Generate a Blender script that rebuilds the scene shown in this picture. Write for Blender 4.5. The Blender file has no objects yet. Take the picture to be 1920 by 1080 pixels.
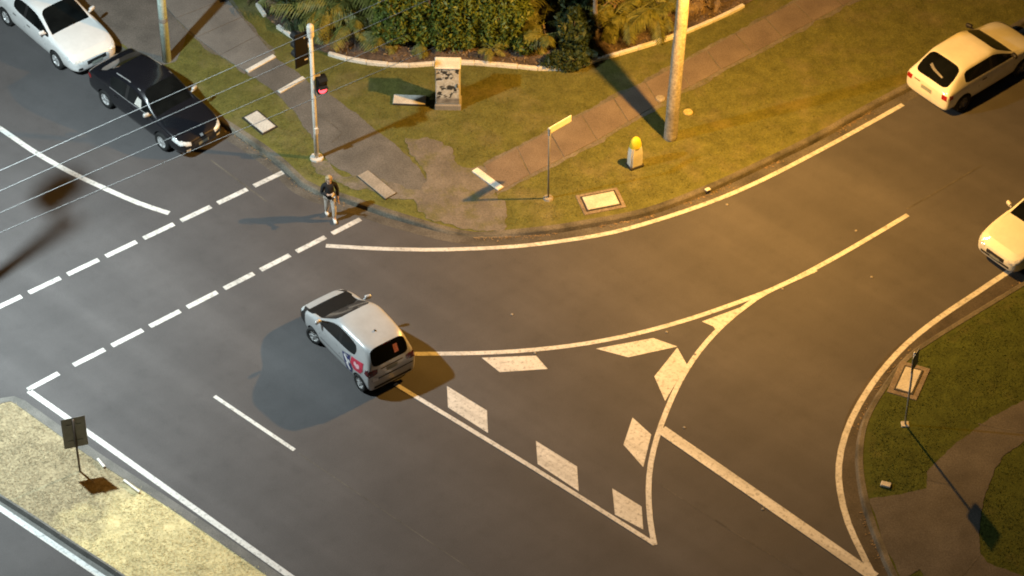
import bpy, bmesh, math, random
import numpy as np
from mathutils import Vector, Matrix, noise
from mathutils.bvhtree import BVHTree
R = math.radians
random.seed(7); rng = np.random.default_rng(7)
scene = bpy.context.scene
COL = scene.collection

# ------------------------------------------------------------------ camera (drone, some 60 m up, tele lens)
CAM_H, PITCH, FPX, ROLL = 59.5, R(43.6), 5700.0, R(0.43)
cam_d = bpy.data.cameras.new('camera'); cam = bpy.data.objects.new('camera', cam_d); COL.objects.link(cam)
cam.location = (0, 0, CAM_H); cam.rotation_euler = (Matrix.Rotation(math.pi/2-PITCH, 3, 'X') @ Matrix.Rotation(ROLL, 3, 'Z')).to_euler()
cam_d.sensor_width = 36.0; cam_d.lens = 36.0*FPX/1920.0; cam_d.clip_end = 3000; cam_d.clip_start = 0.5
scene.camera = cam

# ------------------------------------------------------------------ night sky, moonlight, exposure
w = bpy.data.worlds.new('World'); scene.world = w; w.use_nodes = True
nt = w.node_tree; bg = nt.nodes['Background']
sky = nt.nodes.new('ShaderNodeTexSky'); sky.sky_type = 'NISHITA'; sky.sun_disc = False
sky.sun_elevation = R(3.0); sky.sun_rotation = R(200.0)
nt.links.new(sky.outputs[0], bg.inputs[0]); bg.inputs[1].default_value = 0.004
sl = bpy.data.lights.new('moon', 'SUN'); sl.energy = 0.02; sl.angle = R(8); sl.color = (0.8, 0.88, 1.0)
so = bpy.data.objects.new('moon', sl); COL.objects.link(so); so.rotation_euler = (R(35), 0, R(-20))
scene.view_settings.view_transform = 'Standard'; scene.view_settings.look = 'None'
scene.view_settings.exposure = 0.10; scene.view_settings.gamma = 1.0
scene.render.engine = 'CYCLES'; scene.cycles.use_denoising = True
scene.cycles.max_bounces = 5; scene.cycles.filter_width = 1.9
scene.cycles.sample_clamp_indirect = 4.0

# lamp heads of the place: (ground pixel it hangs over, height, colour, power)
WARM = dict(px=(1372, 373), h=8.8, col=(1.0, 0.485, 0.085), power=9600, p=0.4)
COOL = dict(px=(-157, 631), h=15.5, col=(0.82, 0.97, 1.0), power=27500, p=-0.9)

def G(px, py, z=0.0):
    """a point of the photograph dropped on the level z"""
    a = (px-960.0)/FPX; b = (540.0-py)/FPX; cr, sr = math.cos(ROLL), math.sin(ROLL)
    dx = a*cr-b*sr; dy = a*sr+b*cr
    d = Vector((dx, math.cos(PITCH)+dy*math.sin(PITCH), -math.sin(PITCH)+dy*math.cos(PITCH)))
    t = (z-CAM_H)/d.z
    return Vector((d.x*t, d.y*t, z))
def GL(pts, z=0.0): return [G(x, y, z) for x, y in pts]

# ------------------------------------------------------------------ object helpers
def tag(o, label=None, cat=None, group=None, kind=None):
    if label: o['label'] = label
    if cat: o['category'] = cat
    if group: o['group'] = group
    if kind: o['kind'] = kind
    return o
def link(o, parent=None):
    COL.objects.link(o)
    if parent is not None: o.parent = parent
    return o
def empty(name, loc, rz=0.0):
    o = bpy.data.objects.new(name, None); o.empty_display_size = .2
    o.location = loc; o.rotation_euler = (0, 0, rz); COL.objects.link(o); return o
def mesh_obj(name, verts, faces, mat, parent=None, smooth=False):
    me = bpy.data.meshes.new(name); me.from_pydata([tuple(v) for v in verts], [], faces); me.update()
    if smooth:
        for p in me.polygons: p.use_smooth = True
    if mat: me.materials.append(mat)
    return link(bpy.data.objects.new(name, me), parent)
def bm_obj(name, bm, mat, parent=None, smooth=False):
    me = bpy.data.meshes.new(name); bmesh.ops.recalc_face_normals(bm, faces=bm.faces[:]); bm.to_mesh(me); bm.free()
    if smooth:
        for p in me.polygons: p.use_smooth = True
    if mat: me.materials.append(mat)
    return link(bpy.data.objects.new(name, me), parent)
def np_obj(name, V, F, mat, parent=None):
    """V (n,3), F (m,k) numpy arrays"""
    me = bpy.data.meshes.new(name); n, (m, k) = len(V), F.shape
    me.vertices.add(n); me.vertices.foreach_set('co', V.astype(np.float32).ravel())
    me.loops.add(m*k); me.loops.foreach_set('vertex_index', F.astype(np.int32).ravel())
    me.polygons.add(m); me.polygons.foreach_set('loop_start', np.arange(0, m*k, k, dtype=np.int32))
    me.polygons.foreach_set('loop_total', np.full(m, k, dtype=np.int32))
    me.update(calc_edges=True); me.validate()
    me.materials.append(mat)
    return link(bpy.data.objects.new(name, me), parent)
def add_box(bm, c, s, rot=None, bevel=0.0, seg=1):
    r = bmesh.ops.create_cube(bm, size=1.0)
    vs = r['verts']
    bmesh.ops.scale(bm, vec=s, verts=vs)
    if bevel > 0:
        es = list({e for v in vs for e in v.link_edges})
        b = bmesh.ops.bevel(bm, geom=es, offset=bevel, segments=seg, affect='EDGES', profile=.5)
        vs = list({v for f in b['faces'] for v in f.verts} | {v for v in vs if v.is_valid})
    if rot is not None: bmesh.ops.rotate(bm, cent=(0, 0, 0), matrix=rot, verts=vs)
    bmesh.ops.translate(bm, vec=c, verts=vs)
    return vs
def box(name, c, s, mat, parent=None, rot=None, bevel=0.0, seg=1):
    bm = bmesh.new(); add_box(bm, c, s, rot, bevel, seg); return bm_obj(name, bm, mat, parent)
def add_tube(bm, pts, rad, n=10, cap=True):
    """sweep circle along pts; rad number or list"""
    pts = [Vector(p) for p in pts]; m = len(pts)
    rad = [rad]*m if not hasattr(rad, '__len__') else rad
    rings = []; up = None
    for i, p in enumerate(pts):
        t = (pts[min(i+1, m-1)]-pts[max(i-1, 0)]).normalized()
        if up is None: up = t.orthogonal().normalized()
        up = (up - t*up.dot(t)).normalized(); s = t.cross(up)
        rings.append([bm.verts.new(p + (up*math.cos(a)+s*math.sin(a))*rad[i]) for a in [2*math.pi*k/n for k in range(n)]])
    for a, b in zip(rings, rings[1:]):
        for k in range(n): bm.faces.new((a[k], a[(k+1) % n], b[(k+1) % n], b[k]))
    if cap: bm.faces.new(rings[0][::-1]); bm.faces.new(rings[-1])
def tube(name, pts, rad, mat, parent=None, n=10):
    bm = bmesh.new(); add_tube(bm, pts, rad, n); return bm_obj(name, bm, mat, parent, smooth=True)
def add_lathe(bm, prof, n=24, M=None):
    """prof: list of (r, z)"""
    rings = []
    for r, z in prof:
        if r < 1e-5: rings.append([bm.verts.new((0, 0, z))])
        else: rings.append([bm.verts.new((r*math.cos(2*math.pi*k/n), r*math.sin(2*math.pi*k/n), z)) for k in range(n)])
    for a, b in zip(rings, rings[1:]):
        for k in range(n):
            if len(a) == 1 and len(b) == 1: continue
            if len(a) == 1: bm.faces.new((a[0], b[(k+1) % n], b[k]))
            elif len(b) == 1: bm.faces.new((a[k], a[(k+1) % n], b[0]))
            else: bm.faces.new((a[k], a[(k+1) % n], b[(k+1) % n], b[k]))
    if M is not None: bmesh.ops.transform(bm, matrix=M, verts=[v for r in rings for v in r])
def smooth_line(pts, step=0.35):
    """Catmull-Rom through pts, resampled"""
    P = [Vector(p) for p in pts]
    if len(P) == 2: return P
    out = []
    for i in range(len(P)-1):
        p0 = P[i-1] if i > 0 else P[i]*2-P[i+1]; p1, p2 = P[i], P[i+1]
        p3 = P[i+2] if i+2 < len(P) else P[i+1]*2-P[i]
        n = max(1, int((p2-p1).length/step))
        for k in range(n):
            t = k/n
            out.append(.5*((2*p1)+(p2-p0)*t+(2*p0-5*p1+4*p2-p3)*t*t+(3*p1-p0-3*p2+p3)*t**3))
    out.append(P[-1]); return out
def side_normals(P):
    N = []
    for i in range(len(P)):
        t = (P[min(i+1, len(P)-1)]-P[max(i-1, 0)]); t.z = 0; t.normalize()
        N.append(Vector((t.y, -t.x, 0)))           # to the right of travel
    return N
def inside(poly, X, Y):
    """numpy even-odd point in polygon"""
    px = np.array([p[0] for p in poly]); py = np.array([p[1] for p in poly]); c = np.zeros(X.shape, bool); j = len(px)-1
    for i in range(len(px)):
        hit = ((py[i] > Y) != (py[j] > Y)) & (X < (px[j]-px[i])*(Y-py[i])/(py[j]-py[i]+1e-12)+px[i]); c ^= hit; j = i
    return c

# ------------------------------------------------------------------ materials
def new_mat(name):
    m = bpy.data.materials.new(name); m.use_nodes = True
    b = m.node_tree.nodes['Principled BSDF']; return m, m.node_tree, b
def node(nt, typ, **kw):
    n = nt.nodes.new(typ)
    for k, v in kw.items():
        if k in n.inputs: n.inputs[k].default_value = v
        else: setattr(n, k, v)
    return n
def ramp(nt, src, stops):
    r = nt.nodes.new('ShaderNodeValToRGB'); e = r.color_ramp.elements
    while len(e) < len(stops): e.new(.5)
    for q, (p, c) in zip(e, stops):
        q.position = p; q.color = (*c, 1) if hasattr(c, '__len__') else (c, c, c, 1)
    nt.links.new(src, r.inputs[0]); return r.outputs[0]
def mix(nt, fac, a, b, mode='MIX'):
    m = nt.nodes.new('ShaderNodeMix'); m.data_type = 'RGBA'; m.blend_type = mode
    for sock, v in ((m.inputs['Factor'], fac), (m.inputs['A'], a), (m.inputs['B'], b)):
        if hasattr(v, 'is_linked'): nt.links.new(v, sock)
        else: sock.default_value = v if not hasattr(v, '__len__') else ((*v, 1) if len(v) == 3 else v)
    return m.outputs['Result']
def coords(nt, rot=0.0, scale=(1, 1, 1), kind='Object'):
    tc = nt.nodes.new('ShaderNodeTexCoord'); mp = nt.nodes.new('ShaderNodeMapping')
    mp.vector_type = 'TEXTURE'
    mp.inputs['Rotation'].default_value = (0, 0, rot); mp.inputs['Scale'].default_value = tuple(1/c for c in scale)
    nt.links.new(tc.outputs[kind], mp.inputs[0]); return mp.outputs[0]
def nz(nt, vec, scale, detail=3.0, rough=.55):
    n = nt.nodes.new('ShaderNodeTexNoise'); n.inputs['Scale'].default_value = scale
    n.inputs['Detail'].default_value = detail; n.inputs['Roughness'].default_value = rough
    if vec is not None: nt.links.new(vec, n.inputs['Vector'])
    return n.outputs['Fac']
def bump(nt, b, h, strength=.3, dist=.02):
    n = nt.nodes.new('ShaderNodeBump'); n.inputs['Strength'].default_value = strength; n.inputs['Distance'].default_value = dist
    nt.links.new(h, n.inputs['Height']); nt.links.new(n.outputs[0], b.inputs['Normal'])
def mottled(name, c1, c2, scale=3.0, rough=.85, fine=40.0, fine_amt=.25, bumps=.25, dist=.01, kind='Object', c3=None, metallic=0.0):
    m, nt, b = new_mat(name); v = coords(nt, kind=kind)
    col = ramp(nt, nz(nt, v, scale, 5), [(.32, c1), (.68, c2)] if c3 is None else [(.28, c1), (.52, c2), (.74, c3)])
    f = nz(nt, v, fine, 4, .7)
    col = mix(nt, fine_amt, col, ramp(nt, f, [(.3, 0.25), (.7, 1.9)]), 'MULTIPLY') if fine_amt > 0 else col
    nt.links.new(col, b.inputs['Base Color']); b.inputs['Roughness'].default_value = rough; b.inputs['Metallic'].default_value = metallic
    if bumps: bump(nt, b, f, bumps, dist)
    return m
def plain(name, c, rough=.5, metallic=0.0, coat=0.0, var=.12, scale=6.0, emit=None, strength=0.0, spec=None):
    m, nt, b = new_mat(name); v = coords(nt)
    lo = tuple(max(0, x*(1-var)) for x in c); hi = tuple(min(1, x*(1+var)) for x in c)
    nt.links.new(ramp(nt, nz(nt, v, scale, 4), [(.3, lo), (.7, hi)]), b.inputs['Base Color'])
    b.inputs['Roughness'].default_value = rough; b.inputs['Metallic'].default_value = metallic
    b.inputs['Coat Weight'].default_value = coat; b.inputs['Coat Roughness'].default_value = .06
    if spec is not None: b.inputs['Specular IOR Level'].default_value = spec
    if emit: b.inputs['Emission Color'].default_value = (*emit, 1); b.inputs['Emission Strength'].default_value = strength
    return m

# directions of the two roads on the ground
ROAD_A = (G(540, 1080)-G(50, 735)); ANG_A = math.atan2(ROAD_A.y, ROAD_A.x)
ROAD_B = (G(1700, 405)-G(1480, 527)); ANG_B = math.atan2(ROAD_B.y, ROAD_B.x)

def asphalt():
    m, nt, b = new_mat('asphalt'); v = coords(nt)
    mid = ramp(nt, nz(nt, v, .55, 6, .6), [(.3, (.070, .067, .068)), (.7, (.082, .078, .079))])
    va = coords(nt, rot=ANG_A, scale=(.045, .75, 1))
    st = ramp(nt, nz(nt, va, 1.0, 3, .5), [(.34, .91), (.5, .99), (.68, 1.16)])
    col = mix(nt, 1.0, mid, st, 'MULTIPLY')
    vb = coords(nt, rot=ANG_B, scale=(.06, 1.1, 1))
    st2 = ramp(nt, nz(nt, vb, 1.0, 3, .5), [(.35, .96), (.65, 1.04)])
    col = mix(nt, 1.0, col, st2, 'MULTIPLY')
    blot = ramp(nt, nz(nt, v, 2.3, 6, .65), [(.28, .90), (.45, 1.0), (.75, 1.05)])
    col = mix(nt, 1.0, col, blot, 'MULTIPLY')
    fine = nz(nt, v, 55, 3, .75)
    col = mix(nt, 1.0, col, ramp(nt, fine, [(.28, .55), (.5, 1.0), (.75, 1.70)]), 'MULTIPLY')
    sp = nt.nodes.new('ShaderNodeTexVoronoi'); sp.inputs['Scale'].default_value = 9; nt.links.new(v, sp.inputs['Vector'])
    col = mix(nt, ramp(nt, sp.outputs['Distance'], [(.03, .30), (.06, 0.0)]), col, (.16, .15, .13))
    nt.links.new(col, b.inputs['Base Color'])
    b.inputs['Roughness'].default_value = .8; b.inputs['Specular IOR Level'].default_value = .35
    bump(nt, b, fine, .35, .006); return m
def paint_mat(name, c):
    m, nt, b = new_mat(name); v = coords(nt)
    wear = mix(nt, 1.0, ramp(nt, nz(nt, v, 9, 7, .72), [(.32, .38), (.49, 1.0)]), ramp(nt, nz(nt, coords(nt, rot=ANG_A, scale=(.12, 2.2, 1)), 1.0, 6, .7), [(.34, .70), (.52, 1.0)]), 'MULTIPLY')
    big = ramp(nt, nz(nt, v, 1.7, 4, .6), [(.3, .82), (.7, 1.0)])
    col = mix(nt, 1.0, mix(nt, 1.0, c, big, 'MULTIPLY'), wear, 'MULTIPLY')
    col = mix(nt, 1.0, col, ramp(nt, nz(nt, v, 60, 2), [(.3, .86), (.6, 1.0)]), 'MULTIPLY')
    nt.links.new(col, b.inputs['Base Color']); b.inputs['Roughness'].default_value = .6
    return m
def grass_mat(name, c_lo, c_mid, c_hi, dry, dry_at=(.52, .68)):
    m, nt, b = new_mat(name); v = coords(nt)
    f = nz(nt, v, 16, 5, .75); big = nz(nt, v, .7, 5, .62)
    col = ramp(nt, f, [(.30, c_lo), (.5, c_mid), (.72, c_hi)])
    col = mix(nt, ramp(nt, big, [(dry_at[0], 0.0), (dry_at[1], 1.0)]), col, dry)
    col = mix(nt, 1.0, col, ramp(nt, nz(nt, v, 2.6, 5, .7), [(.3, .72), (.7, 1.22)]), 'MULTIPLY')
    nt.links.new(col, b.inputs['Base Color']); b.inputs['Roughness'].default_value = .9
    b.inputs['Specular IOR Level'].default_value = .15
    bump(nt, b, f, .6, .03); return m
M = {}
M['asphalt'] = asphalt()
M['paint'] = paint_mat('road_paint', (.72, .71, .68))
M['paint_old'] = paint_mat('worn_road_paint', (.50, .48, .45))
M['grass'] = grass_mat('verge_grass', (.086, .090, .024), (.126, .128, .035), (.170, .164, .052), (.185, .162, .076), (.50, .78))
M['grass_dark'] = grass_mat('corner_grass', (.042, .056, .011), (.068, .086, .017), (.098, .112, .026), (.11, .108, .036), (.56, .78))
def dry_mat():
    m, nt, b = new_mat('dry_median_grass'); v = coords(nt)
    f = nz(nt, v, 13, 5, .75)
    straw = ramp(nt, f, [(.28, (.48, .39, .19)), (.5, (.63, .525, .275)), (.72, (.75, .64, .36))])
    grey = ramp(nt, f, [(.28, (.17, .137, .082)), (.5, (.315, .26, .16)), (.72, (.46, .385, .245))])
    # thick straw lies at the wide end, thin grey thatch round the nose
    a, d = G(150, 1000, .12), G(300, 960, .12)
    s_ = nt.nodes.new('ShaderNodeVectorMath'); s_.operation = 'DISTANCE'; nt.links.new(v, s_.inputs[0]); c0 = G(-40, 790, .12); s_.inputs[1].default_value = c0
    ad = node(nt, 'ShaderNodeMath', operation='ADD'); nt.links.new(s_.outputs['Value'], ad.inputs[0])
    mu = node(nt, 'ShaderNodeMath', operation='MULTIPLY_ADD'); nt.links.new(nz(nt, v, .9, 5, .6), mu.inputs[0]); mu.inputs[1].default_value = 3.0; mu.inputs[2].default_value = -1.5
    nt.links.new(mu.outputs[0], ad.inputs[1])
    dv = node(nt, 'ShaderNodeMath', operation='DIVIDE'); nt.links.new(ad.outputs[0], dv.inputs[0]); dv.inputs[1].default_value = 10.0
    col = mix(nt, ramp(nt, dv.outputs[0], [(.44, 0.0), (.54, 1.0)]), grey, straw)
    col = mix(nt, 1.0, col, ramp(nt, nz(nt, v, 3.2, 5, .7), [(.3, .72), (.6, 1.12)]), 'MULTIPLY')
    nt.links.new(col, b.inputs['Base Color']); b.inputs['Roughness'].default_value = .9; b.inputs['Specular IOR Level'].default_value = .15
    bump(nt, b, f, .35, .02); return m
M['dry_grass'] = dry_mat()
M['concrete'] = mottled('kerb_concrete', (.13, .12, .10), (.25, .23, .20), 1.6, .85, 30, .45, .3)
M['kerb_dark'] = mottled('dark_kerb', (.050, .047, .036), (.165, .148, .118), 1.4, .9, 22, .5, .3)  # kerb concrete in a darker, broadly mottled tone
M['gutter'] = mottled('dirty_gutter', (.055, .05, .042), (.12, .11, .095), 1.2, .9, 18, .5, .3)
M['median_kerb'] = mottled('median_concrete', (.10, .098, .09), (.165, .158, .145), 1.6, .85, 30, .4, .3)
M['path'] = mottled('path_concrete', (.128, .100, .079), (.185, .148, .117), 1.1, .9, 28, .45, .25)
M['pathgrey'] = mottled('grey_path_concrete', (.135, .132, .126), (.195, .190, .180), 1.1, .9, 28, .4, .25)
M['gutter_dark'] = mottled('dark_gutter', (.034, .028, .023), (.075, .064, .054), 1.2, .8, 18, .5, .3)  # darker brown gutter tone for the curved corner
M['corner_path'] = mottled('corner_bitumen', (.066, .060, .054), (.105, .096, .087), 1.3, .9, 24, .5, .3)
M['apron'] = mottled('footpath_bitumen', (.090, .086, .079), (.145, .137, .126), 1.3, .9, 24, .5, .3)
M['dirt'] = mottled('bare_dirt', (.15, .120, .092), (.25, .205, .160), 2.2, .95, 20, .55, .5, .03)
def worn_dirt():
    m, nt, b = new_mat('worn_dirt'); v = coords(nt); f = nz(nt, v, 20, 4, .7)
    dirt = ramp(nt, nz(nt, v, 1.8, 5, .6), [(.3, (.110, .099, .084)), (.68, (.185, .165, .140))])
    dirt = mix(nt, .5, dirt, ramp(nt, f, [(.3, .45), (.7, 1.6)]), 'MULTIPLY')
    gr = ramp(nt, f, [(.3, (.066, .070, .018)), (.7, (.16, .15, .045))])
    col = mix(nt, ramp(nt, nz(nt, v, 1.5, 7, .68), [(.48, 0.0), (.66, .75)]), dirt, gr)
    nt.links.new(col, b.inputs['Base Color']); b.inputs['Roughness'].default_value = .95; bump(nt, b, f, .5, .03); return m
M['worn_dirt'] = worn_dirt()
M['mulch'] = mottled('mulch', (.055, .040, .030), (.145, .105, .078), 3.0, .95, 14, .7, .8, .06)
M['white_edge'] = mottled('white_edging', (.58, .56, .51), (.80, .78, .72), 2.5, .75, 24, .3, .25)
M['lid'] = mottled('pit_lid', (.44, .42, .38), (.60, .58, .53), 2.0, .8, 26, .3, .15)
M['lid_old'] = mottled('old_concrete_lid', (.22, .20, .17), (.32, .29, .25), 2.0, .85, 26, .4, .2)
M['frame_dark'] = plain('dark_iron', (.03, .028, .026), .7)
M['galv'] = mottled('galvanised', (.42, .43, .42), (.58, .58, .56), 4.0, .5, 30, .15, .05, metallic=.3)
M['galv_dull'] = mottled('dull_aluminium', (.20, .195, .18), (.28, .27, .25), 4.0, .6, 30, .2, .05, metallic=.2)
M['signal_paint'] = mottled('pole_paint', (.52, .50, .45), (.64, .61, .56), 5.0, .6, 30, .15, .05)
M['timber'] = mottled('pole_timber', (.26, .235, .19), (.44, .40, .33), 1.5, .8, 12, .5, .4)
M['green_pole'] = mottled('weathered_pole', (.44, .56, .51), (.58, .70, .64), 1.5, .8, 12, .3, .3)
M['black'] = plain('black_plastic', (.012, .012, .012), .5)
M['black_matt'] = plain('matt_black', (.008, .0075, .007), .8, spec=.2)
M['cabinet'] = mottled('cabinet_paint', (.42, .41, .38), (.56, .54, .50), 3.0, .5, 30, .15, .04)
M['wire'] = plain('aluminium_wire', (.85, .86, .86), .5)
M['skin'] = plain('skin', (.52, .34, .25), .55)

# ------------------------------------------------------------------ the ground sheets
def finish(o, kind='structure'):
    o['kind'] = kind; return o
RAMP_C = G(885, 432); RAMP_R = 1.25
def vz(x, y):
    """level of the kerbed verge: 12 cm up, falling to the road at the pram ramp"""
    d = math.hypot(x-RAMP_C.x, (y-RAMP_C.y))
    return .12 - .105*math.exp(-(d/RAMP_R)**2)
def flat_poly(name, pts, zf, mat, parent=None, cut=None):
    bm = bmesh.new(); vs = [bm.verts.new((p[0], p[1], 0)) for p in pts]
    f = bm.faces.new(vs); bmesh.ops.triangulate(bm, faces=[f])
    if cut:
        (x0, x1, y0, y1), st = cut
        for k in range(int((x1-x0)/st)+1):
            bmesh.ops.bisect_plane(bm, geom=bm.verts[:]+bm.edges[:]+bm.faces[:], plane_co=(x0+k*st, 0, 0), plane_no=(1, 0, 0))
        for k in range(int((y1-y0)/st)+1):
            bmesh.ops.bisect_plane(bm, geom=bm.verts[:]+bm.edges[:]+bm.faces[:], plane_co=(0, y0+k*st, 0), plane_no=(0, 1, 0))
    for v in bm.verts: v.co.z = zf(v.co.x, v.co.y) if callable(zf) else zf
    for f in bm.faces:
        f.normal_update()
        if f.normal.z < 0: f.normal_flip()
    me = bpy.data.meshes.new(name); bm.to_mesh(me); bm.free(); me.materials.append(mat)
    return link(bpy.data.objects.new(name, me), parent)
RCUT = ((RAMP_C.x-3, RAMP_C.x+3, RAMP_C.y-3, RAMP_C.y+3), .4)

road = finish(mesh_obj('road', [(-160, -60, 0), (160, -60, 0), (160, 260, 0), (-160, 260, 0)], [(0, 1, 2, 3)], M['asphalt']))

def strip(name, pts, width, z, mat, parent, step=.4):
    P = smooth_line(pts, step); N = side_normals(P); V = []; F = []
    for p, n in zip(P, N): V += [(p+n*width/2), (p-n*width/2)]
    V = [(v.x, v.y, z(v.x, v.y) if callable(z) else z) for v in V]
    for i in range(len(P)-1): F.append((2*i, 2*i+2, 2*i+3, 2*i+1))
    o = mesh_obj(name, V, F, mat, parent)
    for p in o.data.polygons:
        if p.normal.z < 0: p.flip()
    return o
def kerb(name, pts, gut, zf, mat_k, mat_g, side=1, kw=.16):
    """kerb back edge runs along pts; side=+1: road on the right of travel"""
    P = smooth_line(pts, .35); N = [n*side for n in side_normals(P)]
    prof = [(-.02, 'b'), (-.02, 't'), (kw*.75, 't'), (kw, 'n'), (kw+.05, 'l')]
    V = []; F = []; k = len(prof)
    for p, n in zip(P, N):
        h = zf(p.x, p.y) if callable(zf) else zf
        j = noise.noise(Vector((p.x*1.3, p.y*1.3, 0)))*.012
        for d, c in prof:
            z = {'b': -.05, 't': h+.012+j*.4, 'n': max(.012, h-.012)+j*.4, 'l': .006}[c]
            q = p+n*(d+j*(1 if c in 'nl' else 0)); V.append((q.x, q.y, z))
    for i in range(len(P)-1):
        for a in range(k-1): F.append((i*k+a, i*k+a+1, (i+1)*k+a+1, (i+1)*k+a))
    o = mesh_obj(name, V, F, mat_k); bm = bmesh.new(); bm.from_mesh(o.data); bmesh.ops.recalc_face_normals(bm, faces=bm.faces[:])
    if sum(f.normal.z for f in bm.faces) < 0:
        for f in bm.faces: f.normal_flip()
    bm.to_mesh(o.data); bm.free()
    finish(o)
    if gut:
        Q = [p+n*(kw+.05+gut/2-.01) for p, n in zip(P, N)]
        g = strip('gutter', Q, gut, .004, mat_g, o)
    return o

K1 = [(-160, -195), (-30, -100), (100, -5), (230, 90), (308, 147), (385, 200), (448, 240), (503, 277), (540, 306), (573, 338), (603, 353), (640, 363), (703, 384),
      (728, 393), (790, 411), (831, 421), (890, 431), (945, 430), (1020, 425), (1100, 413), (1210, 391), (1323, 349), (1436, 297), (1533, 249),
      (1619, 200), (1700, 157), (1800, 102), (1920, 34), (2120, -92), (2420, -280)]
K1g = smooth_line([G(x, y, .12) for x, y in K1], .35)
verge_poly = [(p.x, p.y) for p in K1g] + [(60, 150), (-60, 150)]
verge = finish(flat_poly('verge_ground', verge_poly, vz, M['grass'], cut=RCUT))
kerb('kerb', [Vector((p.x, p.y, 0)) for p in K1g], .34, lambda x, y: vz(x, y), M['kerb_dark'], M['gutter'], 1)

K3 = [(2400, 230), (2100, 425), (1915, 538), (1824, 593), (1745, 642), (1700, 677), (1655, 738), (1627, 790), (1617, 845), (1620, 900), (1634, 960), (1660, 1030), (1685, 1085), (1760, 1230), (1850, 1400)]
K3g = smooth_line([G(x, y, .12) for x, y in K3], .35)
isl_poly = [(p.x, p.y) for p in K3g] + [(40, 40), (40, 85)]
island = finish(flat_poly('corner_ground', isl_poly, .12, M['grass_dark']))
kerb('kerb', [Vector((p.x, p.y, 0)) for p in K3g], .44, .12, M['kerb_dark'], M['gutter_dark'], 1, .13)

K2 = [(640, 1178), (500, 1078), (400, 1008), (300, 940), (185, 866), (116, 818), (50, 771), (32, 758), (20, 752), (4, 755), (-70, 795), (-128, 826), (-136, 833), (-130, 842), (-80, 875), (10, 934), (50, 959), (150, 1025), (222, 1072), (342, 1154)]
K2g = smooth_line([G(x, y, .12) for x, y in K2], .3)
med_poly = [(p.x, p.y) for p in K2g]
median = finish(flat_poly('median_ground', med_poly, .12, M['dry_grass']))
kerb('kerb', [Vector((p.x, p.y, 0)) for p in K2g], .22, .12, M['median_kerb'], M['median_kerb'], 1, .05)

# ------------------------------------------------------------------ painted markings (parts of the road)
ZM = .006
def line(name, px, width, mat='paint', z=ZM): return strip(name, GL(px), width, z, M[mat], road)
def dashes(a, b, n, frac, width):
    A, B = G(*a), G(*b)
    for k in range(n):
        p = A.lerp(B, k/n); q = A.lerp(B, (k+frac)/n)
        strip('crosswalk_dash', [p, q], width, ZM, M['paint'], road)
dashes((531, 323), (-184, 662), 10, .81, .17)
dashes((676, 411), (124, 692), 8, .81, .17)
line('crosswalk_dash', [(110, 700), (52, 731)], .17)
line('edge_line', [(54, 733), (200, 836), (340, 936), (540, 1078), (760, 1232)], .17)
line('edge_line', [(-150, 853), (0, 953), (190, 1081), (420, 1235)], .17)
line('lane_dash', [(402, 743), (552, 844)], .11)
line('centre_line', [(-220, 95), (0, 241), (60, 282), (130, 322), (200, 355), (260, 381), (317, 400)], .17)
line('edge_line', [(611, 461), (700, 466), (770, 468), (840, 468), (979, 461), (1118, 442), (1201, 422), (1284, 396), (1360, 368), (1430, 337), (1505, 299), (1600, 248), (1693, 196)], .15)
line('island_outline', [(752, 664), (900, 662), (1000, 656), (1100, 644), (1200, 624), (1300, 596), (1400, 561), (1470, 533), (1560, 486), (1640, 440), (1702, 403)], .15)
line('island_outline', [(1227, 1022), (1219, 975), (1216, 920), (1220, 870), (1232, 820), (1250, 770), (1275, 715), (1310, 660), (1355, 610), (1400, 573), (1440, 547), (1530, 506)], .15, z=ZM+.004)
line('island_outline', [(740, 720), (1000, 878), (1228, 1021)], .13, z=ZM+.008)
line('stop_line', [(1240, 806), (1440, 944), (1640, 1083)], .33, z=ZM+.012)
line('edge_line', [(2100, 375), (1890, 510), (1830, 550), (1760, 597), (1700, 645), (1650, 700), (1610, 760), (1585, 815), (1573, 870), (1575, 920), (1590, 980), (1615, 1035), (1638, 1080), (1700, 1200)], .17)
for q in ([(903, 671), (1005, 667), (1027, 692), (937, 698)], [(838, 724), (913, 770), (915, 812), (840, 764)], [(1005, 827), (1082, 875), (1085, 921), (1008, 870)],
          [(1148, 916), (1203, 950), (1206, 993), (1153, 965)], [(1186, 783), (1221, 815), (1206, 876), (1169, 834)], [(1270, 652), (1288, 684), (1247, 752), (1227, 706)],
          [(1117, 654), (1225, 634), (1270, 650), (1178, 670)], [(1316, 603), (1398, 573), (1345, 622), (1337, 612)]):
    flat_poly('chevron_bar', GL(q), ZM, M['paint'], road)
# faint old seam and faded paint on the side street
strip('tar_seam', GL([(1700, 392), (1770, 352), (1840, 310)]), .05, ZM, M['paint_old'] if False else M['gutter'], road)
for a, b in (((395, 300), (500, 378)),):
    strip('old_line', GL([a, b]), .05, .003, M['gutter'], road)
strip('tar_seam', GL([(1232, 905), (1380, 1000), (1560, 1110)]), .035, .003, M['gutter'], road)
strip('tar_seam', GL([(560, 850), (800, 1012), (960, 1120)]), .03, .003, M['gutter'], road)
# raised pavement markers
for i, (x, y) in enumerate([(1303, 665), (1283, 802), (1250, 623), (1003, 662), (1467, 542), (1605, 433), (1634, 520), (1363, 384), (960, 590), (1430, 955)]):
    p = G(x, y)
    bm = bmesh.new(); add_lathe(bm, [(.042, 0), (.038, .012), (.02, .018), (0, .02)], 10)
    o = bm_obj('road_stud', bm, M['lid_old'], road); o.location = (p.x, p.y, ZM+.001)

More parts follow.
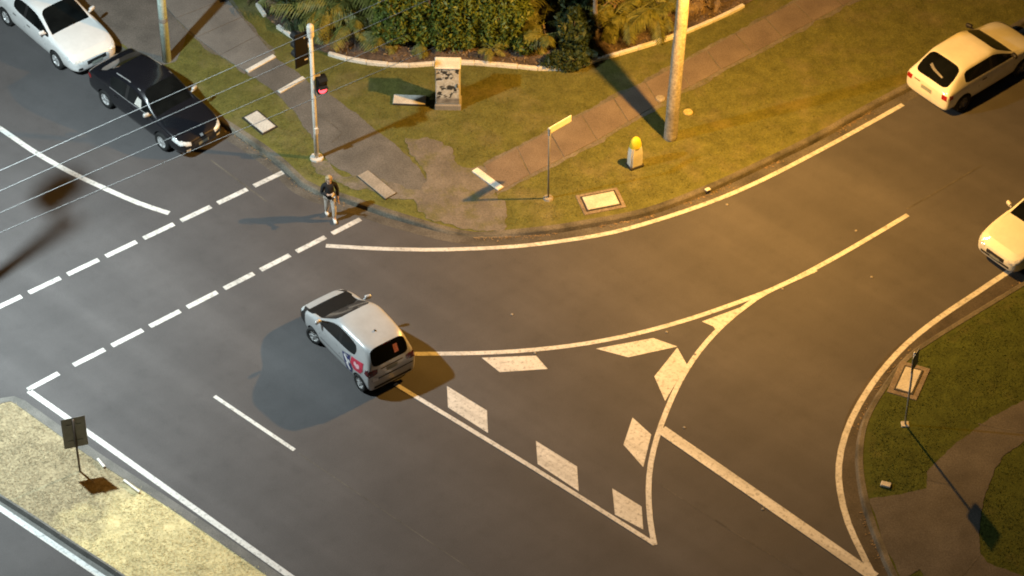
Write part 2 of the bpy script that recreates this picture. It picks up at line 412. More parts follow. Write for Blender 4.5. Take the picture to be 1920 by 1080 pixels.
# ------------------------------------------------------------------ paved areas on the verge
def ragged(pts, amp=.12, step=.12, seed=0.0):
    """an outline of ground points with a worn, uneven edge"""
    P = [Vector((p[0], p[1], 0)) for p in pts]; out = []
    for a, b in zip(P, P[1:]+P[:1]):
        n = max(1, int((b-a).length/step)); nr = (b-a).normalized(); nr = Vector((nr.y, -nr.x, 0))
        for k in range(n):
            p = a.lerp(b, k/n); q = noise.noise(Vector((p.x*1.1, p.y*1.1, seed)))*.8+noise.noise(Vector((p.x*4.5, p.y*4.5, seed+3)))*.5
            p = p+nr*q*amp*2; out.append((p.x, p.y))
    return out
def vzo(d): return lambda x, y: vz(x, y)+d
UP = [(907, 311), (983, 272), (1066, 228), (1150, 186), (1261, 128), (1400, 53), (1505, -4), (1640, -78), (1800, -165)]
LO = [(930, 362), (1012, 319), (1118, 265), (1173, 232), (1290, 165), (1420, 96), (1539, 33), (1660, -32), (1850, -132)]
def arc_sample(pts, n):
    P = smooth_line([G(x, y, .12) for x, y in pts], .2); L = [0]
    for a, b in zip(P, P[1:]): L.append(L[-1]+(b-a).length)
    out = []
    for k in range(n+1):
        t = L[-1]*k/n
        i = max(j for j in range(len(L)) if L[j] <= t+1e-9); i = min(i, len(P)-2)
        out.append(P[i].lerp(P[i+1], (t-L[i])/(L[i+1]-L[i])))
    return out
footpath = finish(flat_poly('footpath', ragged(GL([(x-2, y-4) for x, y in UP], .12)+GL([(x+2, y+5) for x, y in LO], .12)[::-1], .07, .1), vzo(.008), M['worn_dirt']))
U, Lw = arc_sample(UP, 16), arc_sample(LO, 16)
for k in range(16):
    a, b, c, d = U[k], U[k+1], Lw[k+1], Lw[k]
    ctr = (a+b+c+d)/4; jit = random.uniform(-.004, .006)
    q = [ctr+(p-ctr)*(1-.028/((p-ctr).length)) for p in (a, b, c, d)]
    top = [(p.x, p.y, vz(p.x, p.y)+.022+jit) for p in q]; bot = [(p.x, p.y, vz(p.x, p.y)-.02) for p in q]
    o = mesh_obj('path_slab', top+bot, [(3, 2, 1, 0), (0, 1, 5, 4), (1, 2, 6, 5), (2, 3, 7, 6), (3, 0, 4, 7)], M['path'], footpath)
# grey concrete path slabs, top
UG = [(372, -70), (433, 6), (472, 55), (513, 103)]; LG = [(268, -40), (330, 36), (389, 88), (461, 136)]
gpath = finish(flat_poly('grey_footpath', ragged(GL([(x+3, y-3) for x, y in UG], .12)+GL([(x-3, y+3) for x, y in LG], .12)[::-1], .07, .1), vzo(.006), M['worn_dirt']))
U, Lw = arc_sample(UG, 5), arc_sample(LG, 5)
for k in range(5):
    a, b, c, d = U[k], U[k+1], Lw[k+1], Lw[k]; ctr = (a+b+c+d)/4
    q = [ctr+(p-ctr)*(1-.02/((p-ctr).length)) for p in (a, b, c, d)]
    jit = random.uniform(-.004, .006)
    top = [(p.x, p.y, .142+jit) for p in q]; bot = [(p.x, p.y, .10) for p in q]
    mesh_obj('path_slab', top+bot, [(3, 2, 1, 0), (0, 1, 5, 4), (1, 2, 6, 5), (2, 3, 7, 6), (3, 0, 4, 7)], M['pathgrey'], gpath)
AP = [(463, 138), (516, 106), (545, 128), (572, 146), (640, 193), (700, 238), (748, 280), (788, 318), (800, 342), (786, 360), (752, 352), (700, 335), (660, 330), (632, 318), (612, 300), (585, 262), (556, 212), (522, 178)]
apron = finish(flat_poly('footpath_bitumen', ragged(GL(AP, .12), .06), vzo(.010), M['apron']))
DRV = [(60, -60), (205, 66), (262, 108), (300, 125), (330, 116), (352, 62), (268, -40), (210, -90)]
finish(flat_poly('driveway', ragged(GL(DRV, .12), .06), vzo(.008), M['apron']))
# bare dirt worn between path, ramp and signal
DT = [(588, 300), (612, 302), (640, 324), (700, 338), (760, 356), (792, 358), (806, 336), (794, 318), (760, 262), (800, 258), (850, 284), (868, 312), (905, 310), (932, 362), (950, 392), (946, 428), (890, 429), (831, 419), (800, 408), (770, 384), (720, 372), (660, 352), (600, 330)]
finish(flat_poly('bare_dirt', ragged(GL(DT, .12), .16), vzo(.014), M['worn_dirt'], cut=RCUT))
DT2 = [(1630, 936), (1680, 928), (1737, 916), (1738, 886), (1768, 858), (1793, 829), (1864, 780), (1920, 752), (2080, 660), (2110, 730), (1920, 828), (1886, 851), (1861, 891), (1844, 935), (1837, 975), (1839, 1038), (1850, 1056), (1920, 1082), (2000, 1130), (1800, 1200), (1745, 1105), (1725, 1068), (1704, 1080), (1690, 1084), (1660, 1028), (1640, 968)]
finish(flat_poly('footpath_bitumen', ragged(GL(DT2, .12), .04), .130, M['corner_path']))
for a in ([(1737, 900), (1792, 912)], [(1834, 795), (1920, 812)], [(1838, 1040), (1800, 1085)]):
    strip('footpath_joint', GL(a, .12), .04, .1345, M['gutter'], island)
# bitumen trench patch outline by the signal
strip('trench_joint', GL([(596, 214), (642, 250), (622, 268)], .12), .05, .1335, M['gutter'], apron)
# white flush strips across the footpaths
def flush_strip(pts, wdt, label):
    A, B = G(*pts[0], .12), G(*pts[1], .12); d = B-A
    o = box('concrete_strip', ((A.x+B.x)/2, (A.y+B.y)/2, vz((A.x+B.x)/2, (A.y+B.y)/2)+.03), (d.length, wdt, .05), M['white_edge'], None, Matrix.Rotation(math.atan2(d.y, d.x), 3, 'Z'), .008)
    tag(o, label, 'concrete strip', 'flush white strips across the footpaths')
flush_strip([(463, 135), (515, 106)], .15, 'white concrete strip across the grey footpath, closest to the parked black car')
flush_strip([(523, 174), (570, 147)], .15, 'short white concrete strip across the bitumen footpath beside the traffic signal')
flush_strip([(890, 319), (939, 355)], .22, 'white concrete strip across the lower end of the brown slab footpath')

# ------------------------------------------------------------------ short grass (uncountable)
def blades(name, poly, holes, n, h, mat, label, zf, lean=1.8, wd=.012):
    P = np.array(poly); x0, y0 = P.min(0); x1, y1 = P.max(0)
    x0, x1 = max(x0, -18), min(x1, 18); y0, y1 = max(y0, 49), min(y1, 79)
    X = rng.uniform(x0, x1, n*3); Y = rng.uniform(y0, y1, n*3)
    k = inside(poly, X, Y)
    jx, jy = X+rng.normal(0, .07, X.shape), Y+rng.normal(0, .07, X.shape)
    for i_, hl in enumerate(holes): k &= ~(inside(hl, jx, jy) & (rng.random(X.shape) < (.82 if i_ == 4 else 1.0)))
    # clumping
    c = np.sin(X*2.1+np.sin(Y*1.7)*2)*np.sin(Y*2.3+np.sin(X*1.3)*2) + rng.normal(0, .6, X.shape)
    k &= c > -.55
    # not outside the picture
    X, Y = X[k][:n], Y[k][:n]; m = len(X)
    Z = np.full(m, zf) if not callable(zf) else np.array([zf(a, b) for a, b in zip(X, Y)])
    a = rng.uniform(0, 2*np.pi, m); hh = h*rng.uniform(.5, 1.3, m); b = rng.uniform(0, 2*np.pi, m); ln = lean*hh*rng.uniform(.3, 1.3, m)
    V = np.empty((m, 3, 3)); w2 = wd*rng.uniform(.6, 1.6, m)
    V[:, 0] = np.stack([X-np.cos(a)*w2, Y-np.sin(a)*w2, Z], 1); V[:, 1] = np.stack([X+np.cos(a)*w2, Y+np.sin(a)*w2, Z], 1)
    V[:, 2] = np.stack([X+np.cos(b)*ln, Y+np.sin(b)*ln, Z+hh], 1)
    return tag(np_obj(name, V.reshape(-1, 3), np.arange(m*3).reshape(-1, 3), mat), label, 'grass', kind='stuff')
P2 = lambda L: [(p.x, p.y) for p in GL(L, .12)]
BED = [(440, -80), (482, 10), (500, 35), (525, 55), (557, 76), (590, 93), (640, 110), (700, 121), (760, 125), (810, 122), (865, 119), (950, 125), (1020, 131), (1075, 128), (1120, 114), (1190, 94), (1262, 71), (1300, 56), (1370, 25), (1415, 0), (1560, -80), (1560, -200), (440, -200)]
holes = [P2(UP+LO[::-1]), P2(UG+LG[::-1]), P2(AP), P2(DRV), P2(DT), P2(BED)]
ins_verge = [(c[0]+(0-c[0])*.004, c[1]+.22) for c in verge_poly]
blades('grass', ins_verge, holes, 90000, .022, M['grass'], 'short green and straw coloured grass growing over the street verge', vz)
blades('grass', [(x+.2, y) for x, y in isl_poly], [P2(DT2)], 34000, .024, M['grass_dark'], 'short dark green grass on the curved corner beside the slip lane', .12)
blades('grass', med_poly, [], 22000, .022, M['dry_grass'], 'dry straw coloured grass covering the median strip', .12, 3.5, .014)

# ------------------------------------------------------------------ garden bed and its white edging
finish(flat_poly('garden_bed', GL(BED, .12), .150, M['mulch']))
EDG = smooth_line(GL(BED[:-3], .12)[1:20], .1)
edging = tag(empty('garden_edging', (EDG[0].x, EDG[0].y, .12)), 'curved white painted block edging along the front of the garden bed', 'edging')
acc = 0.0; seg = [EDG[0]]; nblk = 0
for a, b in zip(EDG, EDG[1:]):
    seg.append(b); acc += (b-a).length
    if acc > .62:
        p, q = seg[0], seg[-1]; d = q-p; c = (p+q)/2-Vector((EDG[0].x, EDG[0].y, .12)); acc = 0; seg = [b]; nblk += 1
        if nblk in (2, 5): continue
        o = box('edging_block', (0, 0, 0), (d.length-.006, .125+random.uniform(-.01, .01), .13), M['white_edge'], edging, None, .012)
        o.location = (c.x, c.y, .045+random.uniform(-.012, .012)); o.rotation_euler = (random.uniform(-.03, .03), random.uniform(-.02, .02), math.atan2(d.y, d.x)+random.uniform(-.012, .012))
# leaf litter on the mulch
nl = 5000
bx = np.array(P2(BED)); X = rng.uniform(bx[:, 0].min(), bx[:, 0].max(), nl); Y = rng.uniform(bx[:, 1].min(), bx[:, 1].max(), nl)
k = inside(P2(BED), X, Y); X, Y = X[k], Y[k]; m_ = len(X)
a = rng.uniform(0, 6.28, m_); s1 = rng.uniform(.02, .07, m_); s2 = s1*rng.uniform(.2, .5, m_); tz = rng.normal(0, .02, (m_, 4))
V = np.empty((m_, 4, 3)); ca, sa = np.cos(a), np.sin(a)
for q, (u, v) in enumerate(((-1, -1), (1, -1), (1, 1), (-1, 1))):
    V[:, q] = np.stack([X+u*s1*ca-v*s2*sa, Y+u*s1*sa+v*s2*ca, .17+np.abs(tz[:, q])], 1)
M['litter'] = mottled('leaf_litter', (.10, .07, .04), (.30, .22, .13), 8, .9, 20, .3, 0)
tag(np_obj('leaf_litter', V.reshape(-1, 3), np.arange(m_*4).reshape(-1, 4), M['litter']), 'dry fallen leaves scattered over the mulch of the garden bed', 'leaves', kind='stuff')

for nm, KG, nq, lab in (('gutter_leaves', K1g, 2600, 'dry leaves and grit lying in the gutter along the outer kerb'), ('gutter_leaves', K3g, 500, 'dry leaves and grit lying in the gutter of the curved corner')):
    N_ = side_normals(KG); Vq = []
    for q_ in range(nq):
        i_ = random.randrange(len(KG)-1); p_ = KG[i_].lerp(KG[i_+1], random.random())
        if noise.noise(Vector((p_.x*.8, p_.y*.8, 9))) < -.05: continue
        p_ = p_+N_[i_]*(.19+abs(random.gauss(0, .075))); a_ = random.uniform(0, 6.28); l_ = random.uniform(.012, .04); u_ = Vector((math.cos(a_), math.sin(a_), 0)); v_ = Vector((-u_.y, u_.x, 0))
        for cu, cv in ((-1, -.4), (1, -.4), (1, .4), (-1, .4)): r_ = p_+u_*l_*cu+v_*l_*cv; Vq.append((r_.x, r_.y, .012+random.random()*.015))
    tag(np_obj(nm, np.array(Vq), np.arange(len(Vq)).reshape(-1, 4), M['litter']), lab, 'leaves', kind='stuff')
# ------------------------------------------------------------------ lamps that light the place
def lamp_light(name, loc, spec, radius, parent):
    L = bpy.data.lights.new(name, 'SPOT'); L.energy = spec['power']; L.color = spec['col']; L.spot_size = R(172); L.spot_blend = .25
    L.shadow_soft_size = radius; L.use_nodes = True
    t = L.node_tree; em = t.nodes['Emission']
    # wide street-lantern optic: intensity grows towards the sides of the beam
    g = t.nodes.new('ShaderNodeTexCoord'); s = t.nodes.new('ShaderNodeSeparateXYZ'); t.links.new(g.outputs['Normal'], s.inputs[0])
    ab = node(t, 'ShaderNodeMath', operation='ABSOLUTE'); t.links.new(s.outputs['Z'], ab.inputs[0])
    mx = node(t, 'ShaderNodeMath', operation='MAXIMUM'); t.links.new(ab.outputs[0], mx.inputs[0]); mx.inputs[1].default_value = .28
    pw = node(t, 'ShaderNodeMath', operation='POWER'); t.links.new(mx.outputs[0], pw.inputs[0]); pw.inputs[1].default_value = -spec['p']
    t.links.new(pw.outputs[0], em.inputs['Strength'])
    o = bpy.data.objects.new(name, L); o.location = loc; COL.objects.link(o); o.parent = parent; return o
M['lens_warm'] = plain('sodium_lens', (.8, .6, .3), .3, emit=WARM['col'], strength=6)
M['lens_cool'] = plain('white_lens', (.8, .85, .9), .3, emit=COOL['col'], strength=6)
def lantern(parent, tip, ang, lens):
    """street light head hanging at tip (local), pointing along ang"""
    Rz = Matrix.Rotation(ang, 3, 'Z')
    h = box('lamp_head', Vector(tip)+Vector((0, 0, .11)), (.72, .30, .14), M['galv_dull'], parent, Rz, .05, 2)
    box('lamp_lens', Vector(tip)+Vector((0, 0, .035)), (.46, .2, .03), lens, h, Rz, .01)
# timber power pole with the sodium lantern on its arm
pb = G(1256, 258, .12); pole = tag(empty('power_pole', (pb.x, pb.y, .12)), 'tall weathered timber power pole standing in the grass beside the brown footpath', 'power pole')
lp = G(*WARM['px']); tip = Vector((lp.x-pb.x, lp.y-pb.y, WARM['h']-.12))
bm = bmesh.new(); n = 26
add_tube(bm, [(noise.noise(Vector((i*.35, 0, 3)))*.02+i*.014, noise.noise(Vector((i*.35, 5, 3)))*.02, -.3+i*12.0/n) for i in range(n+1)], [.205-.055*i/n + .004*math.sin(i*1.9) for i in range(n+1)], 16)
bm_obj('pole_shaft', bm, M['timber'], pole, True)
tube('lamp_arm', [(.1, 0, WARM['h']-.9), (tip.x*.3, tip.y*.3, WARM['h']-.35), (tip.x*.65, tip.y*.65, WARM['h']-.02), (tip.x*.93, tip.y*.93, WARM['h']+.02)], .035, M['galv'], pole)
lantern(pole, tip+Vector((0, 0, .06)), math.atan2(tip.y, tip.x), M['lens_warm'])
box('cross_arm', (.2, 0, 11.2), (2.4, .1, .12), M['timber'], pole, Matrix.Rotation(.5, 3, 'Z'), .01)
lamp_light('lamp_glow', tip, WARM, .11, pole)
# tall white road lighting mast, out to the left
lb = G(-420, 640); lp = G(*COOL['px']); mast = tag(empty('lighting_mast', (lb.x, lb.y, 0)), 'tall grey road lighting mast with a white lantern above the crossing', 'street lamp')
tip = Vector((lp.x-lb.x, lp.y-lb.y, COOL['h']))
tube('mast_shaft', [(0, 0, -.2), (0, 0, 8), (0, 0, COOL['h']-.5)], [.16, .12, .08], M['galv'], mast, 14)
tube('lamp_arm', [(0, 0, COOL['h']-.6), (tip.x*.4, tip.y*.4, COOL['h']+.05), (tip.x*.94, tip.y*.94, COOL['h']+.14)], .045, M['galv'], mast)
lantern(mast, tip+Vector((0, 0, .07)), math.atan2(tip.y, tip.x), M['lens_cool'])
bm = bmesh.new(); add_lathe(bm, [(.0, .0), (.25, 0), (.25, .03), (.0, .03)], 16); bm_obj('base_plate', bm, M['galv'], mast)
lamp_light('lamp_glow', tip, COOL, .24, mast)

# ------------------------------------------------------------------ cars
def car_paint(name, c, metallic=0.0, rough=.35):
    m, nt, b = new_mat(name); v = coords(nt)
    dust = ramp(nt, nz(nt, v, 2.2, 6, .65), [(.3, .86), (.7, 1.0)])
    nt.links.new(mix(nt, 1.0, c, dust, 'MULTIPLY'), b.inputs['Base Color'])
    b.inputs['Metallic'].default_value = metallic; b.inputs['Roughness'].default_value = rough
    b.inputs['Coat Weight'].default_value = .7; b.inputs['Coat Roughness'].default_value = .08
    return m
M['silver'] = car_paint('silver_paint', (.55, .555, .56), .25, .34)
M['white_car'] = car_paint('white_paint', (.74, .74, .73))
M['cream_car'] = car_paint('cream_white_paint', (.80, .78, .68), 0, .45)  # even cream white shared by the two side street cars
M['black_car'] = car_paint('black_paint', (.010, .010, .013), 0, .25)
M['glass'] = plain('dark_glass', (.006, .007, .007), .06, coat=.3, var=.4, scale=2)
M['tyre'] = plain('tyre_rubber', (.013, .013, .013), .85)
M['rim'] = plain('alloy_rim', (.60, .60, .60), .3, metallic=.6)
M['rim_dark'] = plain('steel_hubcap', (.20, .20, .21), .45, metallic=.4)
M['trim'] = plain('black_trim', (.018, .017, .017), .55)
M['arch'] = plain('wheel_arch', (.006, .006, .006), .9)
M['head'] = plain('headlight_lens', (.62, .64, .64), .12, coat=.5, var=.3, scale=14)
M['tail'] = plain('tail_light', (.30, .012, .010), .2, coat=.5, var=.4, scale=12)
M['tail_dark'] = plain('dark_tail_light', (.09, .008, .012), .2, coat=.5, var=.5, scale=12)
M['plate'] = plain('number_plate', (.26, .29, .26), .5, var=.3, scale=30)
M['seam'] = plain('panel_gap', (.02, .02, .02), .8)
M['red_decal'] = plain('red_sticker', (.52, .035, .07), .45, var=.2)
M['blue_decal'] = plain('navy_sticker', (.035, .040, .14), .45, var=.2)
M['white_decal'] = plain('white_sticker', (.82, .80, .80), .5)
M['pale_pink'] = plain('pale_pink_sticker', (.78, .48, .52), .5, var=.2, scale=12)
M['pink_decal'] = plain('pink_sticker', (.55, .22, .22), .5, var=.3, scale=20)

TAGS = ['body', 'windscreen', 'rear_window', 'side_window', 'side_window', 'side_window', 'side_window', 'bonnet', 'front_bumper', 'rear_bumper', 'pillar_trim', 'wheel_arch', 'pillar_trim']
def car_mesh(st, bays, wheels, wr):
    """st: stations (x, w, zs, zb, zt, wt or None); bays: per bay dict strip->tag"""
    bm = bmesh.new(); cl = bm.edges.layers.float.new('crease_edge'); rings = []
    for (x, w, zs, zb, zt, wt) in st:
        q = [(0, zs), (.80*w, zs), (.955*w, zs+.06), (w, zs+.42*(zb-zs)), (.985*w, zb-.12*(zb-zs)), (.95*w, zb)]
        if wt: q += [(wt, zt-.10), (wt-.055, zt-.025), (wt*.5, zt-.002), (0, zt)]
        else: q += [(.875*w, zb+.35*(zt-zb)), (.78*w, zb+.62*(zt-zb)), (.42*w, zb+.93*(zt-zb)), (0, zt)]
        L = [bm.verts.new((x, y, z)) for y, z in q]
        Rr = [L[0]] + [bm.verts.new((x, -y, z)) for y, z in q[1:-1]] + [L[-1]]
        rings.append((L, Rr))
    for i in range(len(st)-1):
        for s in (0, 1):
            A, B = rings[i][s], rings[i+1][s]
            for j in range(9):
                vs = [A[j], A[j+1], B[j+1], B[j]]
                f = bm.faces.new(vs if s == 1 else vs[::-1])
                t = bays[i].get(j, 0)
                if t in (3, 5) and s == 1: t += 1
                if t == 10 and s == 1: t = 12
                f.material_index = t
    for k, flip in ((0, 0), (-1, 1)):
        L, Rr = rings[k]; loop = L + Rr[-2:0:-1]
        f = bm.faces.new(loop if not flip else loop[::-1]); f.material_index = 9 if k == 0 else 8
    bmesh.ops.recalc_face_normals(bm, faces=bm.faces[:])
    for e in bm.edges:
        fs = e.link_faces
        if len(fs) == 2 and fs[0].material_index != fs[1].material_index:
            pair = {fs[0].material_index, fs[1].material_index}
            e[cl] = .4 if pair <= {0, 8, 9} else .92
    me = bpy.data.meshes.new('body'); bm.to_mesh(me); bm.free()
    dummy = [bpy.data.materials.get('slot%d' % k) or bpy.data.materials.new('slot%d' % k) for k in range(13)]
    for d in dummy: me.materials.append(d)
    o = bpy.data.objects.new('body_cage', me); COL.objects.link(o)
    md = o.modifiers.new('s', 'SUBSURF'); md.levels = md.render_levels = 2
    # wheel-arch cutters
    bc = bmesh.new()
    for x in wheels:
        add_lathe(bc, [(0, -1.3), (wr+.045, -1.3), (wr+.045, 1.3), (0, 1.3)], 28, Matrix.Translation((x, 0, wr)) @ Matrix.Rotation(math.pi/2, 4, 'X'))
    bmesh.ops.recalc_face_normals(bc, faces=bc.faces[:])
    mc = bpy.data.meshes.new('cut'); bc.to_mesh(mc); bc.free()
    for d in dummy: mc.materials.append(d)
    for p in mc.polygons: p.material_index = 11
    co = bpy.data.objects.new('cutter', mc); COL.objects.link(co)
    bo = o.modifiers.new('b', 'BOOLEAN'); bo.operation = 'DIFFERENCE'; bo.object = co; bo.solver = 'EXACT'
    dg = bpy.context.evaluated_depsgraph_get(); dg.update()
    res = bpy.data.meshes.new_from_object(o.evaluated_get(dg), depsgraph=dg)
    bpy.data.objects.remove(o); bpy.data.objects.remove(co)
    return res
def split_mesh(res, mats, parent):
    out = {}
    V = [v.co.copy() for v in res.vertices]
    by = {}
    for p in res.polygons: by.setdefault(p.material_index, []).append(tuple(p.vertices))
    for t, F in sorted(by.items()):
        ids = sorted({i for f in F for i in f}); mp = {i: k for k, i in enumerate(ids)}
        o = mesh_obj(TAGS[t], [V[i] for i in ids], [tuple(mp[i] for i in f) for f in F], mats[TAGS[t]], parent, smooth=(t != 11))
        out.setdefault(TAGS[t], []).append(o)
    return out, BVHTree.FromPolygons(V, [tuple(p.vertices) for p in res.polygons])
def patch(name, bvh, poly, axis, sgn, mat, parent, off=.006, rings=3):
    """flat outline poly laid onto the bodywork along an axis: 'x' poly=(y,z), 'y' poly=(x,z), 'z' poly=(x,y)"""
    n = len(poly); pts = []
    for k in range(n):                      # resample outline
        a, b = poly[k], poly[(k+1) % n]
        for t in (0, .5): pts.append((a[0]+(b[0]-a[0])*t, a[1]+(b[1]-a[1])*t))
    cx = sum(p[0] for p in pts)/len(pts); cy = sum(p[1] for p in pts)/len(pts); V = []; F = []; m = len(pts)
    def drop(u, v):
        o, d = {'x': (Vector((sgn*5, u, v)), Vector((-sgn, 0, 0))), 'y': (Vector((u, sgn*5, v)), Vector((0, -sgn, 0))), 'z': (Vector((u, v, sgn*5)), Vector((0, 0, -sgn)))}[axis]
        h = bvh.ray_cast(o, d)
        if h[0] is None: return o+d*4.2
        return h[0]+(h[1] if h[1].dot(d) < 0 else -h[1])*off
    V.append(drop(cx, cy))
    for r in range(1, rings+1):
        for p in pts: V.append(drop(cx+(p[0]-cx)*r/rings, cy+(p[1]-cy)*r/rings))
    for k in range(m): F.append((0, 1+k, 1+(k+1) % m))
    for r in range(rings-1):
        for k in range(m): F.append((1+r*m+k, 1+(r+1)*m+k, 1+(r+1)*m+(k+1) % m, 1+r*m+(k+1) % m))
    o = mesh_obj(name, V, F, mat, parent, smooth=True)
    out = {'x': Vector((sgn, 0, 0)), 'y': Vector((0, sgn, 0)), 'z': Vector((0, 0, sgn))}[axis]
    if o.data.polygons[0].normal.dot(out) < 0: o.data.flip_normals()
    return o
def rect(x0, x1, y0, y1): return [(x0, y0), (x1, y0), (x1, y1), (x0, y1)]
def wheel(parent, x, y, r, rim_mat, steer=0.0, spokes=5):
    sg = 1 if y > 0 else -1; wd = .10
    t = bpy.data.objects.new('wheel', None)
    bm = bmesh.new()
    add_lathe(bm, [(r*.62, -wd), (r*.92, -wd), (r*.985, -wd*.75), (r, -wd*.3), (r, wd*.3), (r*.985, wd*.75), (r*.92, wd), (r*.66, wd*.96), (r*.62, wd*.8)], 28)
    me = bpy.data.meshes.new('wheel'); bm.to_mesh(me); bm.free(); me.materials.append(M['tyre'])
    for p in me.polygons: p.use_smooth = True
    t = bpy.data.objects.new('wheel', me); link(t, parent)
    t.location = (x, y, r); t.rotation_euler = (-math.pi/2*sg, 0, steer)
    bm = bmesh.new()
    add_lathe(bm, [(r*.64, wd*.80), (r*.60, wd*.86), (r*.56, wd*.45), (r*.2, wd*.35), (0, wd*.35)], 24)
    for k in range(spokes):
        a = 2*math.pi*k/spokes
        add_box(bm, Vector((math.cos(a)*r*.34, math.sin(a)*r*.34, wd*.62)), (r*.56, r*.17, wd*.36), Matrix.Rotation(a, 3, 'Z'), .006)
    add_lathe(bm, [(r*.13, wd*.4), (r*.13, wd*.86), (0, wd*.9)], 12)
    bm_obj('rim', bm, rim_mat, t)
    return t
def mirror(parent, x, y, z, mat):
    bm = bmesh.new(); sg = 1 if y > 0 else -1
    add_box(bm, (x, y+sg*.10, z+.05), (.10, .20, .13), Matrix.Rotation(sg*.25, 3, 'Z'), .035, 2)
    add_box(bm, (x+.02, y, z), (.06, .08, .05), None, .01)
    return bm_obj('wing_mirror', bm, mat, parent, True)
def make_car(name, label, rear, front, side, S, paint, bonnet=None, rim=None, steer=0.0, group=None, three_door=False):
    """rear/front: photo pixels where the two visible wheels touch the road; side +1: the car's left side is seen"""
    A, B = G(*rear), G(*front); d = B-A; wbm = d.length; ang = math.atan2(d.y, d.x); k = wbm/S['wb'] if not S.get('scale') else S['scale']
    c = (A+B)/2; nrm = Vector((-math.sin(ang), math.cos(ang), 0))*side
    c -= nrm*(S['st'][5][1]*k-.02)
    root = empty(name, (c.x, c.y, 0), ang); root.scale = (k, k, k)
    tag(root, label, 'car', group)
    wx = (-S['wb']/2, S['wb']/2)
    res = car_mesh(S['st'], S['bays'], wx, S['wr'])
    mats = dict(body=paint, windscreen=M['glass'], rear_window=M['glass'], side_window=M['glass'], bonnet=bonnet or paint, front_bumper=S.get('fb') or paint, rear_bumper=S.get('rb') or paint, pillar_trim=M['trim'] if S.get('dark_pillar', True) else paint, wheel_arch=M['arch'])
    parts, bvh = split_mesh(res, mats, root)
    wy = S['st'][5][1]-.10
    for x in wx:
        for s in (1, -1): wheel(root, x, s*wy, S['wr'], rim or M['rim'], steer if x > 0 else 0.0)
    cow = S['cowl']; wb = S['st'][5][1]
    for s in (1, -1): mirror(root, cow-.18, s*wb*.93, S['belt']+.06, S.get('mirror') or paint)
    body = parts['body'][0]
    # panel gaps and handles of the doors
    zlo, zhi = S['st'][5][2]+.10, S['belt']-.02
    xs = S['door_x']
    for s in (1, -1):
        for x in xs: patch('panel_gap', bvh, rect(x-.007, x+.007, zlo, zhi), 'y', s, M['seam'], body, .003, 1)
        for x in S['handle_x']: patch('door_handle', bvh, rect(x-.085, x+.085, S['belt']-.17, S['belt']-.13), 'y', s, S.get('handle') or M['trim'], root, .015, 1)
        patch('sill_strip', bvh, rect(-S['wb']/2+S['wr']+.1, S['wb']/2-S['wr']-.1, S['st'][5][2]+.03, S['st'][5][2]+.08), 'y', s, M['trim'], body, .004, 1)
        patch('headlight', bvh, [(s*a, b) for a, b in S['head']], 'x', 1, M['head'], root, .008)
        patch('tail_light', bvh, [(s*a, b) for a, b in S['tail']], 'x', -1, S.get('tailmat') or M['tail'], root, .008)
        for q in S.get('tail_side', []): patch('tail_light', bvh, q, 'y', s, S.get('tailmat') or M['tail'], root, .007)
        for q in S.get('head_side', []): patch('headlight', bvh, q, 'y', s, M['head'], root, .007)
    patch('number_plate', bvh, rect(-.19, .19, S['plate_r']-.06, S['plate_r']+.06), 'x', -1, M['plate'], root, .012, 1)
    patch('number_plate', bvh, rect(-.19, .19, S['plate_f']-.05, S['plate_f']+.05), 'x', 1, M['plate'], root, .012, 1)
    patch('grille', bvh, S['grille'], 'x', 1, M['trim'], root, .006)
    return root, bvh, parts
HB = {3: 0}
HATCH = dict(wb=2.46, wr=.30, cowl=1.02, belt=1.12, plate_r=.88, plate_f=.42,
    st=[(-1.73, .70, .34, .60, .64, None), (-1.71, .81, .26, .82, .88, None), (-1.67, .855, .22, 1.06, 1.12, None), (-1.42, .865, .21, 1.14, 1.66, .69),
        (-1.04, .87, .20, 1.13, 1.72, .705), (-.25, .87, .20, 1.12, 1.745, .715), (-.15, .87, .20, 1.12, 1.745, .715), (.18, .87, .20, 1.11, 1.71, .70),
        (1.02, .855, .20, 1.06, 1.14, None), (1.38, .845, .21, 1.00, 1.06, None), (1.70, .82, .22, .90, .95, None), (2.10, .76, .24, .72, .76, None), (2.22, .60, .30, .53, .57, None)],
    bays=[{j: 9 for j in range(9)}, {0: 9, 1: 9, 2: 9, 3: 9}, {7: 2, 8: 2}, {}, {5: 5}, {5: 10}, {5: 3}, {5: 3, 7: 1, 8: 1}, {7: 7, 8: 7}, {6: 7, 7: 7, 8: 7}, {0: 8, 1: 8, 2: 8, 3: 8, 4: 8, 5: 8, 6: 8}, {j: 8 for j in range(9)}],
    head=[(.46, .74), (.74, .82), (.76, .70), (.50, .64)], tail=[(.50, 1.03), (.80, 1.08), (.84, .80), (.52, .88)], grille=rect(-.4, .4, .42, .52),
    tail_side=[[(-1.70, .82), (-1.50, .90), (-1.54, 1.06), (-1.69, 1.04)]], head_side=[],
    door_x=(-.78, -.20, .86), handle_x=(-.58, .02))
